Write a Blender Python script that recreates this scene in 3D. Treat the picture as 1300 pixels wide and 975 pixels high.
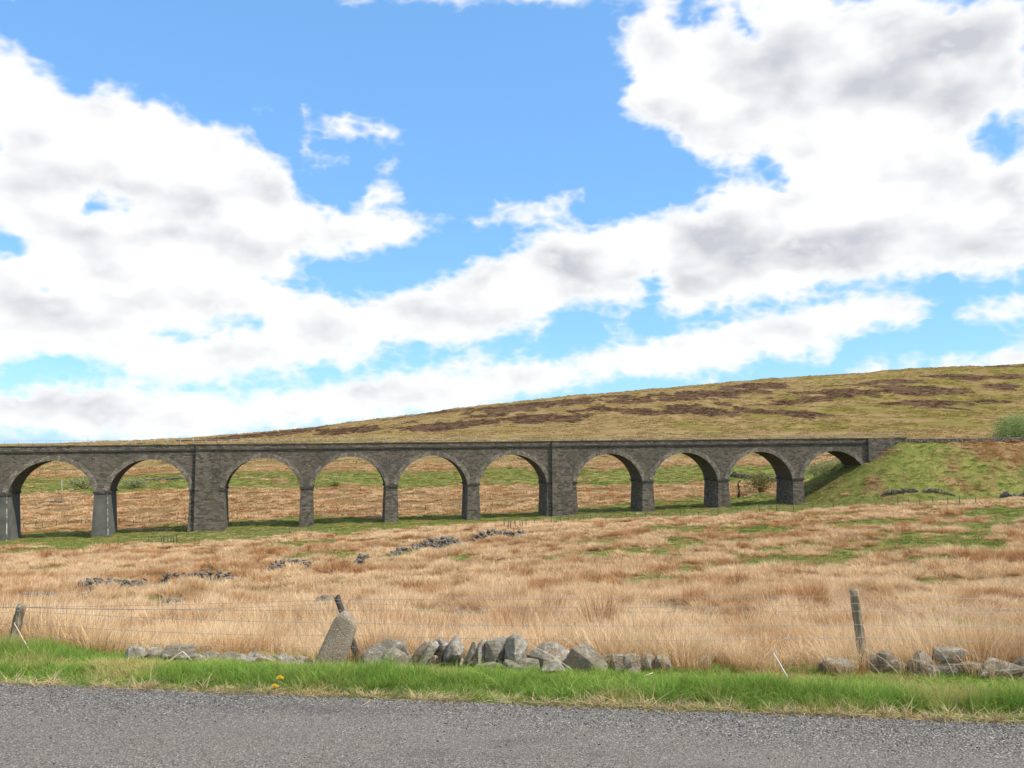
import bpy, bmesh, math, random
import numpy as np
from mathutils import Matrix, Vector

random.seed(7)
rng = np.random.default_rng(11)
scene = bpy.context.scene
for o in list(bpy.data.objects):
    bpy.data.objects.remove(o)

# ------------------------------------------------------------------ camera
EYE = 2.10                      # metres above the road
FPX = 1057.5                    # focal length in pixels of the 1300 px wide photograph
PITCH = math.atan(73.1 / 1060.0)
ROLL = -0.0095
cam_data = bpy.data.cameras.new("camera")
cam = bpy.data.objects.new("camera", cam_data)
scene.collection.objects.link(cam)
cam_data.sensor_width = 36.0
cam_data.lens = 36.0 * FPX / 1300.0
cam_data.clip_start = 0.1
cam_data.clip_end = 40000.0
CAMROT = (Matrix.Rotation(math.pi / 2 + PITCH, 3, 'X') @ Matrix.Rotation(ROLL, 3, 'Z'))
cam.matrix_world = Matrix.Translation((0, 0, EYE)) @ CAMROT.to_4x4()
scene.camera = cam


def ray(px, py):
    v = CAMROT @ Vector(((px - 650) / FPX, -(py - 487.5) / FPX, -1.0))
    return v


def az_el(px, py):
    v = ray(px, py).normalized()
    return math.degrees(math.atan2(v.x, v.y)), math.degrees(math.asin(v.z))


# ------------------------------------------------------------------ node helper
class NB:
    """tiny node builder"""
    def __init__(self, tree):
        self.t = tree
        self.x = 0

    def new(self, kind, **kw):
        n = self.t.nodes.new(kind)
        self.x += 40
        n.location = (self.x, 0)
        for k, v in kw.items():
            setattr(n, k, v)
        return n

    def put(self, sock, v):
        if isinstance(v, bpy.types.NodeSocket):
            self.t.links.new(v, sock)
        elif v is not None:
            if hasattr(sock.default_value, '__len__') and isinstance(v, (int, float)):
                v = [v] * len(sock.default_value)
            elif hasattr(sock.default_value, '__len__') and len(sock.default_value) == 4 and len(v) == 3:
                v = tuple(v) + (1.0,)
            sock.default_value = v

    def math(self, op, a, b=None, c=None, clamp=False):
        n = self.new('ShaderNodeMath', operation=op, use_clamp=clamp)
        self.put(n.inputs[0], a)
        if b is not None: self.put(n.inputs[1], b)
        if c is not None: self.put(n.inputs[2], c)
        return n.outputs[0]

    def vmath(self, op, a, b=None):
        n = self.new('ShaderNodeVectorMath', operation=op)
        self.put(n.inputs[0], a)
        if b is not None: self.put(n.inputs[1], b)
        return n.outputs[0]

    def mix(self, f, a, b, blend='MIX'):
        n = self.new('ShaderNodeMix', data_type='RGBA', blend_type=blend)
        self.put(n.inputs[0], f); self.put(n.inputs[6], a); self.put(n.inputs[7], b)
        return n.outputs[2]

    def step(self, v, lo, hi, a=0.0, b=1.0, smooth=True):
        n = self.new('ShaderNodeMapRange', interpolation_type='SMOOTHSTEP' if smooth else 'LINEAR')
        self.put(n.inputs[0], v)
        for i, q in zip((1, 2, 3, 4), (lo, hi, a, b)): self.put(n.inputs[i], q)
        return n.outputs[0]

    def noise(self, vec, scale, detail=4.0, rough=0.55, dist=0.0, color=False):
        n = self.new('ShaderNodeTexNoise')
        if vec is not None: self.put(n.inputs['Vector'], vec)
        n.inputs['Scale'].default_value = scale
        n.inputs['Detail'].default_value = detail
        n.inputs['Roughness'].default_value = rough
        n.inputs['Distortion'].default_value = dist
        return n.outputs['Color' if color else 'Fac']

    def voronoi(self, vec, scale, out='Distance', feature='F1', rand=1.0):
        n = self.new('ShaderNodeTexVoronoi', feature=feature)
        if vec is not None: self.put(n.inputs['Vector'], vec)
        n.inputs['Scale'].default_value = scale
        n.inputs['Randomness'].default_value = rand
        return n.outputs[out]

    def attr(self, name, kind='GEOMETRY', out='Fac'):
        n = self.new('ShaderNodeAttribute', attribute_name=name, attribute_type=kind)
        return n.outputs[out]

    def coord(self, out='Object'):
        return self.new('ShaderNodeTexCoord').outputs[out]

    def pos(self):
        return self.new('ShaderNodeNewGeometry').outputs['Position']

    def mapping(self, vec, scale=(1, 1, 1), loc=(0, 0, 0), rot=(0, 0, 0)):
        n = self.new('ShaderNodeMapping')
        self.put(n.inputs['Vector'], vec)
        n.inputs['Location'].default_value = loc
        n.inputs['Rotation'].default_value = rot
        n.inputs['Scale'].default_value = scale
        return n.outputs[0]

    def bump(self, h, strength=0.5, dist=0.02):
        n = self.new('ShaderNodeBump')
        self.put(n.inputs['Height'], h)
        n.inputs['Strength'].default_value = strength
        n.inputs['Distance'].default_value = dist
        return n.outputs[0]


def material(name, build):
    m = bpy.data.materials.new(name)
    m.use_nodes = True
    m.node_tree.nodes.clear()
    nb = NB(m.node_tree)
    out = nb.new('ShaderNodeOutputMaterial')
    nb.put(out.inputs['Surface'], build(nb))
    return m


def principled(nb, col, rough=0.9, normal=None, spec=0.2, metallic=0.0):
    p = nb.new('ShaderNodeBsdfPrincipled')
    nb.put(p.inputs['Base Color'], col)
    nb.put(p.inputs['Roughness'], rough)
    p.inputs['Specular IOR Level'].default_value = spec
    p.inputs['Metallic'].default_value = metallic
    if normal is not None: nb.put(p.inputs['Normal'], normal)
    return p.outputs[0]


# ------------------------------------------------------------------ world: blue sky with cumulus
SKY_STRENGTH = 0.15
SKY_TINT = (0.62, 0.84, 1.0)
CLOUD_GAIN = 4.0
SUN_EL = math.radians(50.0)
SUN_H = Vector((0.93, -0.37, 0)).normalized()
SUN_DIR = Vector((SUN_H.x * math.cos(SUN_EL), SUN_H.y * math.cos(SUN_EL), math.sin(SUN_EL)))
world = bpy.data.worlds.new("World")
scene.world = world
world.use_nodes = True
wt = world.node_tree
wt.nodes.clear()
W = NB(wt)
sky = W.new('ShaderNodeTexSky', sky_type='NISHITA')
sky.sun_disc = False
sky.sun_elevation = SUN_EL
sky.sun_rotation = math.atan2(SUN_DIR.x, SUN_DIR.y)
sky.altitude = 300.0
sky.air_density = 1.0
sky.dust_density = 0.6
sky.ozone_density = 1.5
direction = W.coord('Generated')
sep = W.new('ShaderNodeSeparateXYZ')
W.put(sep.inputs[0], direction)

# cloud masses of this sky as outlines on a distant upright plane (x / y and z / y of the direction),
# written in photograph pixels and converted; 6th group are gaps
CLOUD_OUTLINES = [
    [(-120, 0), (0, 46), (25, 60), (36, 76), (75, 96), (100, 120), (115, 110), (160, 110), (185, 124), (215, 124), (245, 142), (265, 160), (310, 160),
     (330, 185), (370, 215), (386, 246), (410, 262), (440, 262), (470, 256), (520, 268), (574, 279), (545, 298), (500, 318), (455, 326), (420, 330),
     (384, 332), (382, 362), (200, 380), (-120, 370)],
    [(-120, 322), (0, 326), (30, 343), (100, 343), (200, 336), (330, 335), (370, 358), (430, 376), (470, 374), (530, 354), (580, 350), (600, 332), (640, 316),
     (700, 292), (750, 282), (800, 276), (850, 268), (905, 250), (930, 330), (905, 398), (835, 400), (830, 378), (800, 386), (760, 389), (720, 396), (690, 413),
     (660, 426), (600, 441), (540, 441), (482, 440), (470, 452), (440, 464), (380, 476), (300, 482), (250, 491), (170, 486), (150, 469), (100, 456), (0, 456), (-120, 456)],
    [(783, 45), (800, 29), (830, 17), (847, 16), (852, 29), (872, 31), (900, 21), (925, 8), (934, 32), (950, 44), (972, -60), (1420, -60), (1420, 352), (1300, 351),
     (1250, 356), (1190, 350), (1140, 359), (1100, 366), (1050, 373), (1000, 381), (960, 386), (920, 393), (880, 403), (828, 402), (838, 376), (850, 300), (872, 262),
     (902, 240), (925, 225), (955, 222), (992, 230), (985, 215), (965, 206), (930, 212), (905, 210), (880, 195), (850, 180), (840, 165), (815, 158), (790, 146), (786, 130), (795, 100)],
    [(-120, 492), (0, 490), (60, 480), (130, 478), (180, 490), (250, 492), (300, 500), (380, 490), (420, 480), (480, 470), (560, 462), (620, 455), (700, 450), (740, 440),
     (800, 430), (860, 420), (940, 400), (960, 386), (1010, 378), (1060, 372), (1110, 371), (1160, 379), (1202, 386), (1188, 406), (1150, 421), (1062, 431), (1056, 456),
     (1000, 463), (950, 469), (880, 473), (760, 486), (700, 493), (700, 503), (600, 522), (480, 537), (330, 553), (210, 566), (-120, 550)],
    [(1078, 474), (1120, 451), (1160, 450), (1182, 461), (1150, 476), (1080, 482)],
    [(1186, 467), (1230, 446), (1300, 430), (1420, 420), (1420, 478), (1186, 476)],
    [(1212, 406), (1230, 384), (1270, 373), (1300, 368), (1420, 364), (1420, 412), (1300, 409), (1250, 409)],
    [(386, 136), (394, 160), (415, 148), (430, 140), (470, 153), (500, 163), (508, 176), (450, 180), (402, 172), (391, 184)],
    [(586, 273), (620, 260), (680, 253), (737, 244), (732, 276), (700, 287), (650, 282), (600, 285)],
    [(468, 216), (500, 210), (508, 228), (480, 234)], [(450, 240), (500, 232), (522, 258), (470, 264)], [(418, 201), (445, 193), (452, 206), (425, 210)],
    [(378, 209), (405, 201), (402, 214)], [(326, 126), (350, 130), (345, 140), (330, 137)], [(862, 482), (890, 474), (900, 487)], [(940, 482), (990, 473), (995, 482)],
    [(768, 420), (795, 408), (802, 420), (780, 426)],
]
CLOUD_GAPS = [
    [(1238, 155), (1262, 146), (1290, 150), (1302, 165), (1296, 188), (1274, 206), (1256, 192), (1234, 186)],
    [(104, 260), (125, 248), (160, 254), (162, 264), (135, 266), (110, 270)],
    [(-60, 296), (10, 292), (34, 306), (30, 322), (-10, 326), (-60, 322)],
    [(185, 422), (225, 411), (335, 408), (322, 424), (280, 417), (228, 431)],
    [(822, 352), (838, 350), (836, 380), (822, 376)],
]
CLOUD_GREY = [  # cx, cy, rx, ry, depth of the grey underside
    (985, 90, 100, 62, .95), (1185, 55, 130, 62, .85), (1120, 122, 210, 34, .65), (872, 150, 60, 40, .6), (922, 312, 80, 50, 1.0), (1070, 322, 190, 34, .75),
    (880, 345, 60, 32, .75), (725, 345, 60, 38, .6), (600, 358, 60, 40, .6), (610, 395, 120, 24, .35), (100, 235, 170, 26, .5), (40, 205, 70, 34, .35), (265, 250, 130, 22, .4),
    (330, 312, 90, 14, .3), (190, 402, 170, 18, .4), (60, 444, 130, 13, .45), (330, 474, 110, 9, .4), (150, 525, 230, 18, .45), (560, 508, 170, 13, .4), (860, 466, 140, 9, .4),
    (1010, 452, 70, 10, .3), (200, 300, 120, 14, .4), (120, 380, 150, 14, .45), (420, 420, 90, 14, .4), (380, 440, 80, 12, .35), (60, 510, 120, 14, .4), (400, 520, 130, 12, .45), (700, 478, 90, 10, .4), (480, 300, 60, 10, .3), (300, 215, 80, 16, .3), (1300, 262, 60, 44, .7), (1150, 414, 60, 8, .3), (60, 350, 90, 12, .25)]


def _seg_dist(px, py, poly):
    d = np.full(px.shape, 1e9); inside = np.zeros(px.shape, bool)
    n = len(poly)
    for k in range(n):
        (x0, y0), (x1, y1) = poly[k], poly[(k + 1) % n]
        dx, dy = x1 - x0, y1 - y0
        t = np.clip(((px - x0) * dx + (py - y0) * dy) / (dx * dx + dy * dy), 0, 1)
        d = np.minimum(d, np.hypot(px - x0 - t * dx, py - y0 - t * dy))
        c = ((y0 > py) != (y1 > py)) & (px < dx * (py - y0) / (dy if dy else 1e-9) + x0)
        inside ^= c
    return np.where(inside, d, -d)


G_W, G_TOP, G_BOT, G_N = 0.70, 0.60, -0.01, 40
_gx = np.linspace(-G_W, G_W, 257); _gz = np.linspace(G_TOP, G_BOT, G_N)
_GX, _GZ = np.meshgrid(_gx, _gz)
_R = np.array(CAMROT)
_cv = np.stack([_GX, np.ones_like(_GX), _GZ], -1) @ _R
_PX = 650 + FPX * _cv[..., 0] / -_cv[..., 2]; _PY = 487.5 - FPX * _cv[..., 1] / -_cv[..., 2]
_sd = np.full(_PX.shape, -1e9)
for _p in CLOUD_OUTLINES: _sd = np.maximum(_sd, _seg_dist(_PX, _PY, _p))
for _p in CLOUD_GAPS: _sd = np.minimum(_sd, 7 - _seg_dist(_PX, _PY, _p))
_cov = np.clip(.47 + _sd / 60.0, 0, 1)
_gry = np.zeros_like(_cov)
for (cx, cy, rx, ry, k) in CLOUD_GREY:
    _gry = np.maximum(_gry, k * np.exp(-1.1 * (((_PX - cx) / rx) ** 2 + ((_PY - cy) / ry) ** 2)))


def _simplify(c, g, nmax=31):
    """indices of at most nmax stops describing both profiles"""
    keep = [0, len(c) - 1]
    x = np.arange(len(c))
    while len(keep) < nmax:
        ks = sorted(keep)
        err = np.abs(np.interp(x, ks, c[ks]) - c) + .7 * np.abs(np.interp(x, ks, g[ks]) - g)
        m = int(err.argmax())
        if err[m] < .02: break
        keep.append(m)
    return sorted(keep)


inv_y = W.math('DIVIDE', 1.0, W.math('MAXIMUM', sep.outputs[1], 0.05))
gx = W.math('MULTIPLY', sep.outputs[0], inv_y)
gz = W.math('MULTIPLY', sep.outputs[2], inv_y)
stretch = W.vmath('MULTIPLY', direction, (1.0, 1.0, 1.6))
warp = W.new('ShaderNodeSeparateColor')
W.put(warp.inputs[0], W.noise(stretch, 17.0, 3.0, 0.55, color=True))
wx = W.math('MULTIPLY_ADD', W.math('SUBTRACT', warp.outputs[0], .5), .040, gx)
wz = W.math('MULTIPLY_ADD', W.math('SUBTRACT', warp.outputs[1], .5), .026, gz)
u = W.math('MULTIPLY_ADD', wx, 1 / (2 * G_W), .5)
rowpos = W.math('MULTIPLY', W.math('SUBTRACT', G_TOP, wz), (G_N - 1) / (G_TOP - G_BOT))
field = None
for k in range(G_N):
    ramp = W.new('ShaderNodeValToRGB')
    W.put(ramp.inputs[0], u)
    cr = ramp.color_ramp
    idx = _simplify(_cov[k], _gry[k])
    pos = [q / 256.0 for q in idx]
    cr.elements[0].position = pos[0]; cr.elements[-1].position = pos[-1]
    for q in pos[1:-1]: cr.elements.new(q)
    for e_, q in zip(cr.elements, idx): e_.color = (_cov[k, q], _gry[k, q], 0, 1)
    field = ramp.outputs[0] if field is None else W.mix(W.math('SUBTRACT', rowpos, float(k - 1), clamp=True), field, ramp.outputs[0])
fs = W.new('ShaderNodeSeparateColor')
W.put(fs.inputs[0], field)
# beyond the view the same kind of sky goes on
low = W.step(W.noise(stretch, 2.6, 3.0, 0.5), 0.42, 0.60)
outside = W.math('MAXIMUM', W.step(W.math('ABSOLUTE', gx), .60, .69), W.math('MAXIMUM', W.step(gz, .50, .59), W.step(sep.outputs[1], .25, .1)))
cov = W.math('ADD', W.math('MULTIPLY', fs.outputs[0], W.math('SUBTRACT', 1.0, outside)), W.math('MULTIPLY', low, outside))
fb = W.noise(stretch, 22.0, 7.0, 0.54, 0.10)
bil = W.noise(stretch, 46.0, 1.0, 0.5)
pf = W.math('SUBTRACT', .25, W.math('ABSOLUTE', W.math('SUBTRACT', bil, .5)))      # rounded billows with creases between
dens = W.math('MULTIPLY_ADD', W.math('SUBTRACT', fb, .5), .80, cov)
dens = W.math('MULTIPLY_ADD', pf, .55, W.math('SUBTRACT', dens, .06))
alpha = W.step(dens, 0.40, 0.80)
# relief: compare the billows with those a little towards the sun (up and to the right)
big = W.noise(stretch, 13.0, 2.0, 0.45)
big_sun = W.noise(W.vmath('ADD', stretch, (.016, 0, .050)), 13.0, 2.0, 0.45)
fb_sun = W.noise(W.vmath('ADD', stretch, (.010, 0, .026)), 22.0, 3.0, 0.50, 0.10)
relief = W.math('MULTIPLY_ADD', W.math('SUBTRACT', big, big_sun), 1.5, W.math('MULTIPLY', W.math('SUBTRACT', fb, fb_sun), .55))
thick = W.step(dens, .55, 1.1)
grey = W.math('MULTIPLY_ADD', fs.outputs[1], W.math('MULTIPLY_ADD', W.noise(stretch, 9.0, 2.0, .5), .8, .6), W.math('MULTIPLY', relief, -1.35))
grey = W.math('ADD', grey, W.math('MULTIPLY', W.math('MULTIPLY', low, outside), .30))
grey = W.math('MULTIPLY', grey, thick, clamp=True)
cloud_col = W.mix(grey, (1.04, 1.04, 1.04), (0.61, 0.63, 0.69))
sky_col = W.mix(.55, W.mix(1.0, sky.outputs[0], SKY_TINT, 'MULTIPLY'), (.92, 2.12, 4.0))
full = W.mix(alpha, sky_col, W.vmath('MULTIPLY', cloud_col, (CLOUD_GAIN,) * 3))
bg = W.new('ShaderNodeBackground')
W.put(bg.inputs['Color'], full)
bg.inputs['Strength'].default_value = SKY_STRENGTH
wo = W.new('ShaderNodeOutputWorld')
wt.links.new(bg.outputs[0], wo.inputs['Surface'])
world.cycles.sampling_method = 'NONE'

# ------------------------------------------------------------------ sun, exposure, sampling
sun_data = bpy.data.lights.new("sun", 'SUN')
sun_data.energy = 2.9
sun_data.angle = math.radians(0.6)
sun_data.color = (1.0, 0.93, 0.80)
sun = bpy.data.objects.new("sun", sun_data)
scene.collection.objects.link(sun)
sun.rotation_euler = SUN_DIR.to_track_quat('Z', 'Y').to_euler()
sun.location = SUN_DIR * 60
scene.view_settings.view_transform = 'Standard'
scene.view_settings.look = 'None'
scene.view_settings.exposure = 0.75
scene.view_settings.gamma = 1.0
scene.render.engine = 'CYCLES'
scene.cycles.max_bounces = 3
scene.cycles.diffuse_bounces = 2
scene.cycles.transparent_max_bounces = 4
scene.cycles.use_denoising = True
scene.cycles.use_adaptive_sampling = True
scene.cycles.adaptive_threshold = 0.02


# ------------------------------------------------------------------ numpy noise
def vnoise(x, y, seed=0):
    xi = np.floor(x).astype(np.int64); yi = np.floor(y).astype(np.int64)
    xf = x - xi; yf = y - yi
    u = xf * xf * (3 - 2 * xf); v = yf * yf * (3 - 2 * yf)

    def h(a, b):
        n = (a * 374761393 + b * 668265263 + seed * 1442695041) & 0xffffffff
        n = ((n ^ (n >> 13)) * 1274126177) & 0xffffffff
        n = (n ^ (n >> 16)) & 0xffffffff
        return n / 4294967295.0
    a = h(xi, yi); b = h(xi + 1, yi); c = h(xi, yi + 1); d = h(xi + 1, yi + 1)
    return (a * (1 - u) + b * u) * (1 - v) + (c * (1 - u) + d * u) * v


def fbm(x, y, octv=4, seed=0, gain=0.5):
    s = 0; amp = 1; tot = 0
    x = np.asarray(x, float); y = np.asarray(y, float)
    for i in range(octv):
        s = s + amp * vnoise(x * 2 ** i + 17.3 * i, y * 2 ** i - 9.1 * i, seed + i)
        tot += amp; amp *= gain
    return s / tot - 0.5


def sstep(x, a, b):
    t = np.clip((x - a) / (b - a), 0, 1)
    return t * t * (3 - 2 * t)


# ------------------------------------------------------------------ viaduct layout (curved in plan)
V_X0, V_Y0, V_TH, V_K = -23.58, 162.85, 0.20325, 0.00142      # centre of one pier, heading, curvature
V_R = 1.0 / V_K
V_CX = V_X0 + V_R * math.sin(V_TH)
V_CY = V_Y0 - V_R * math.cos(V_TH)
SPAN, PIER_W, KING_W, V_T = 13.7, 2.35, 6.1, 8.4
Z_TOP = EYE + 0.02
Z_SPRING = Z_TOP - 8.30
# pier index -> centre along the curve ; index 2, 6 and 10 are wide
V_KING = {-2, 2, 6, 10}
V_C = {4: 0.0}
for i in range(5, 11):
    V_C[i] = V_C[i - 1] + (KING_W if i - 1 in V_KING else PIER_W) / 2 + SPAN + (KING_W if i in V_KING else PIER_W) / 2
for i in range(3, -3, -1):
    V_C[i] = V_C[i + 1] - (KING_W if i + 1 in V_KING else PIER_W) / 2 - SPAN - (KING_W if i in V_KING else PIER_W) / 2
A_END = V_C[10] + KING_W / 2 + 2.8
A_START = V_C[-2] - KING_W / 2 - 2.8


def vmap(a, b, z=0.0):
    """a along the front face, b away from the viewer, z up -> world"""
    th = V_TH - V_K * a
    r = V_R + b
    return (V_CX - r * math.sin(th), V_CY + r * math.cos(th), z)


def vinv(X, Y):
    vx = X - V_CX; vy = Y - V_CY
    r = np.sqrt(vx * vx + vy * vy)
    th = np.arctan2(-vx, vy)
    return (V_TH - th) / V_K, r - V_R


# ------------------------------------------------------------------ terrain height
ROWS = np.array([9, 14, 20, 30, 45, 60, 80, 100, 110, 125, 150, 175, 200, 225, 260, 300, 350, 420, 500, 600, 750, 900,
                 1100, 1300, 1700, 3000, 12000], float)
COLS_PX = np.array([-600, 0, 325, 650, 975, 1300, 1900], float)
T0 = [283, 255, 235, 205, 182, 165, 148, 134, 130, 127, 121, 105, 88, 74, 58, 43, 29, 15, 7, 4, 2, 1, 0, 0, 0, -3.2, -1]
T1 = [286, 258, 237, 207, 183, 163, 143, 128, 125, 120, 113, 98, 82, 69, 53, 39, 24, 10, 0, -5, -10, -14, -13, -9, -5, -4, -1]
T2 = [294, 262, 240, 208, 182, 158, 135, 115, 111, 107, 103, 96, 82, 68, 52, 37, 22, 8, -4, -16, -33, -47, -50, -42, -30, -12, -1]
T3 = [297, 264, 241, 207, 178, 152, 126, 106, 101, 96, 91, 87, 73, 62, 50, 36, 20, 5, -9, -26, -48, -66, -78, -70, -50, -20, -2]
T4 = [300, 268, 243, 205, 170, 140, 108, 85, 78.5, 80, 81, 78, 66, 57, 46, 32, 16, 0, -15, -34, -58, -79, -93, -92, -75, -30, -2]
TL = list(T0)
TR = T4[:17] + [-3, -20, -40, -66, -88, -103, -104, -85, -34, -2]
TAB = np.array([TL, T0, T1, T2, T3, T4, TR], float)
LR = np.log(ROWS)
LF = np.linspace(math.log(4.0), math.log(14000.0), 500)


def _table():
    out = []
    for c in range(TAB.shape[0]):
        v = np.interp(LF, LR, TAB[c])
        tan = np.tan(np.arctan((v + 73.1) / 1060.0) - PITCH)
        k = np.exp(-0.5 * (np.arange(-12, 13) / 3.6) ** 2); k /= k.sum()
        tan = np.convolve(np.pad(tan, 12, mode='edge'), k, 'valid')
        out.append(tan)
    return np.array(out)


TANF = _table()
COLS_U = (COLS_PX - 650) / 1060.0
RQ = np.array([-4.70, 7.65]); RN = np.array([0.1486, 0.9889]); RD = np.array([0.9889, -0.1486])   # far road edge


def road_s(X, Y):
    return (X - RQ[0]) * RN[0] + (Y - RQ[1]) * RN[1]


def base_height(X, Y):
    X = np.asarray(X, float); Y = np.asarray(Y, float)
    s = road_s(X, Y)
    Yp = np.maximum(Y, 0.5)
    u = X / Yp
    w = sstep(np.abs(u), 0.8, 1.5)
    d = np.maximum(Yp * (1 - w) + np.maximum(s + 6.9, 4.1) * w, 4.1)
    d = np.where(Y < 0.5, np.maximum(s + 6.9, 4.1), d)
    u = np.clip(np.where(Y < 0.5, np.sign(X) * 2, u), COLS_U[0], COLS_U[-1] - 1e-6)
    j = np.clip(np.searchsorted(COLS_U, u, side='right') - 1, 0, len(COLS_U) - 2)
    t = (u - COLS_U[j]) / (COLS_U[j + 1] - COLS_U[j])
    lf = (np.log(d) - LF[0]) / (LF[1] - LF[0])
    i = np.clip(np.floor(lf).astype(int), 0, len(LF) - 2)
    q = np.clip(lf - i, 0, 1)

    def row(jj):
        jj = np.clip(jj, 0, len(COLS_U) - 1)
        return TANF[jj, i] * (1 - q) + TANF[jj, i + 1] * q
    p0, p1, p2, p3 = row(j - 1), row(j), row(j + 1), row(j + 2)
    tn = 0.5 * (2 * p1 + (p2 - p0) * t + (2 * p0 - 5 * p1 + 4 * p2 - p3) * t * t + (3 * p1 - p0 - 3 * p2 + p3) * t ** 3)
    z_tab = EYE - tn * d
    # undulation
    hill = sstep(d, 330, 700)
    z_tab = z_tab + fbm(X / 14, Y / 14, 3, 3) * 0.55 * sstep(d, 12, 40) * (1 - hill) \
        + fbm(X / 2.0, Y / 2.0, 3, 5) * 0.50 * sstep(d, 9.5, 16) * (1 - hill) + hill * fbm(X / 60, Y / 60, 5, 9) * 7.0 * (1 - sstep(d, 1500, 3000))
    # beside the road
    z_near = -0.05 - 0.28 * sstep(s, 0.3, 2.6) + fbm(X * 1.1, Y * 1.1, 2, 21) * 0.08 * sstep(s, 0.1, .8)
    z_near = np.where(s < -5.5, -0.05 + 0.55 * sstep(-s, 5.7, 7.0) + 0.03 * np.clip(-s - 7, 0, 400), z_near)
    return z_near + (z_tab - z_near) * sstep(s, 1.6, 4.2)


EMB_TOP = Z_TOP - 1.0


def emb_height(X, Y):
    a, b = vinv(X, Y)
    bc = np.abs(b - V_T / 2)
    db = np.maximum(bc - (V_T / 2 + 1.2), 0)
    da = np.maximum(A_END - 1.8 - a, 0)
    h1 = EMB_TOP - np.sqrt((da / 1.68) ** 2 + (db / 1.55) ** 2)
    da2 = np.maximum(a - (A_START + 1.8), 0)
    h2 = EMB_TOP - np.sqrt((da2 / 1.68) ** 2 + (db / 1.55) ** 2)
    h = np.maximum(h1, h2)
    return h + fbm(X / 4.0, Y / 4.0, 4, 31) * 0.7 * sstep(db + np.minimum(da, da2), 0.8, 4)


def height(X, Y):
    z = base_height(X, Y)
    e = emb_height(X, Y)
    k = 0.8
    h = np.clip(0.5 + 0.5 * (e - z) / k, 0, 1)
    return z * (1 - h) + e * h + k * h * (1 - h)


def H(x, y):
    return float(height(np.array([x]), np.array([y]))[0])


_TS = np.geomspace(4.0, 1500.0, 1500)


def ground_at(px, py):
    """where the line of sight through a photograph pixel meets the terrain"""
    v = ray(px, py)
    X = v.x * _TS; Y = v.y * _TS; Zr = EYE + v.z * _TS
    g = Zr - height(X, Y)
    idx = np.where(g < 0)[0]
    k = idx[0] if len(idx) else len(_TS) - 1
    lo, hi = _TS[max(k - 1, 0)], _TS[k]
    for _ in range(14):
        m = (lo + hi) / 2
        if EYE + v.z * m - H(v.x * m, v.y * m) < 0: hi = m
        else: lo = m
    return Vector((v.x * hi, v.y * hi, H(v.x * hi, v.y * hi)))


def at(px, py, depth):
    v = ray(px, py)
    t = depth / v.y
    return Vector((v.x * t, depth, EYE + v.z * t))


# ------------------------------------------------------------------ land cover: short green turf, heather
def patch(px, py, rx, ry):
    c = ground_at(px, py)
    n = ground_at(px, py + ry); f_ = ground_at(px, py - ry)
    return (c.x, c.y, rx * c.y / 1060.0, max((f_.y - n.y) / 2, 0.4))


GREEN_PATCH = [patch(*p) for p in [
    (1010, 711, 95, 8), (1190, 692, 75, 11), (1110, 704, 60, 4), (960, 672, 60, 4), (760, 690, 40, 3), (840, 672, 50, 4), (1290, 662, 40, 4), (1180, 712, 50, 3), (380, 690, 60, 4), (250, 688, 70, 4), (120, 692, 70, 4), (590, 706, 30, 3), (905, 742, 25, 2.5), (930, 690, 36, 5), (800, 700, 60, 5), (640, 777, 50, 5), (545, 786, 30, 6),
    (1235, 795, 75, 7), (1135, 782, 25, 4), (1270, 700, 50, 6), (870, 690, 25, 6), (420, 707, 55, 4), (1100, 665, 60, 5),
    (1240, 668, 55, 5), (700, 712, 45, 4), (60, 700, 60, 4), (1060, 690, 40, 3), (480, 775, 22, 4), (1180, 735, 30, 2.5)]]
HEATHER_PATCH = [  # azimuth via pixel column, elevation via pixel row on the hill
    (870, 521, 85, 8), (980, 525, 62, 6), (1190, 511, 52, 6), (1100, 497, 70, 4), (1060, 503, 90, 3.5), (1265, 492, 18, 6),
    (690, 532, 70, 6), (700, 512, 90, 4), (900, 500, 90, 5), (960, 490, 60, 4), (560, 541, 90, 5), (440, 549, 90, 4), (330, 553, 60, 4),
    (820, 508, 60, 4), (1290, 466, 40, 3), (1240, 478, 60, 3), (760, 520, 60, 3.5), (640, 525, 60, 3), (1110, 487, 80, 2.5), (1010, 512, 60, 3)]
HEATHER = [patch(*p) for p in HEATHER_PATCH]


def blobs(X, Y, items, warp, seed, lam, rag=0.0, rl=1.0):
    wx = X + fbm(X / lam, Y / lam, 4, seed) * warp
    wy = Y + fbm(X / lam, Y / lam, 4, seed + 7) * warp
    m = np.zeros_like(X)
    rg = rag * (fbm(X / rl, Y / (3.2 * rl), 4, seed + 3, .65)) if rag else 0.0
    for (cx, cy, rx, ry) in items:
        q = np.sqrt(((wx - cx) / rx) ** 2 + ((wy - cy) / ry) ** 2) + rg
        m = np.maximum(m, 1 - sstep(q, 0.7, 1.15))
    return m


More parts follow.
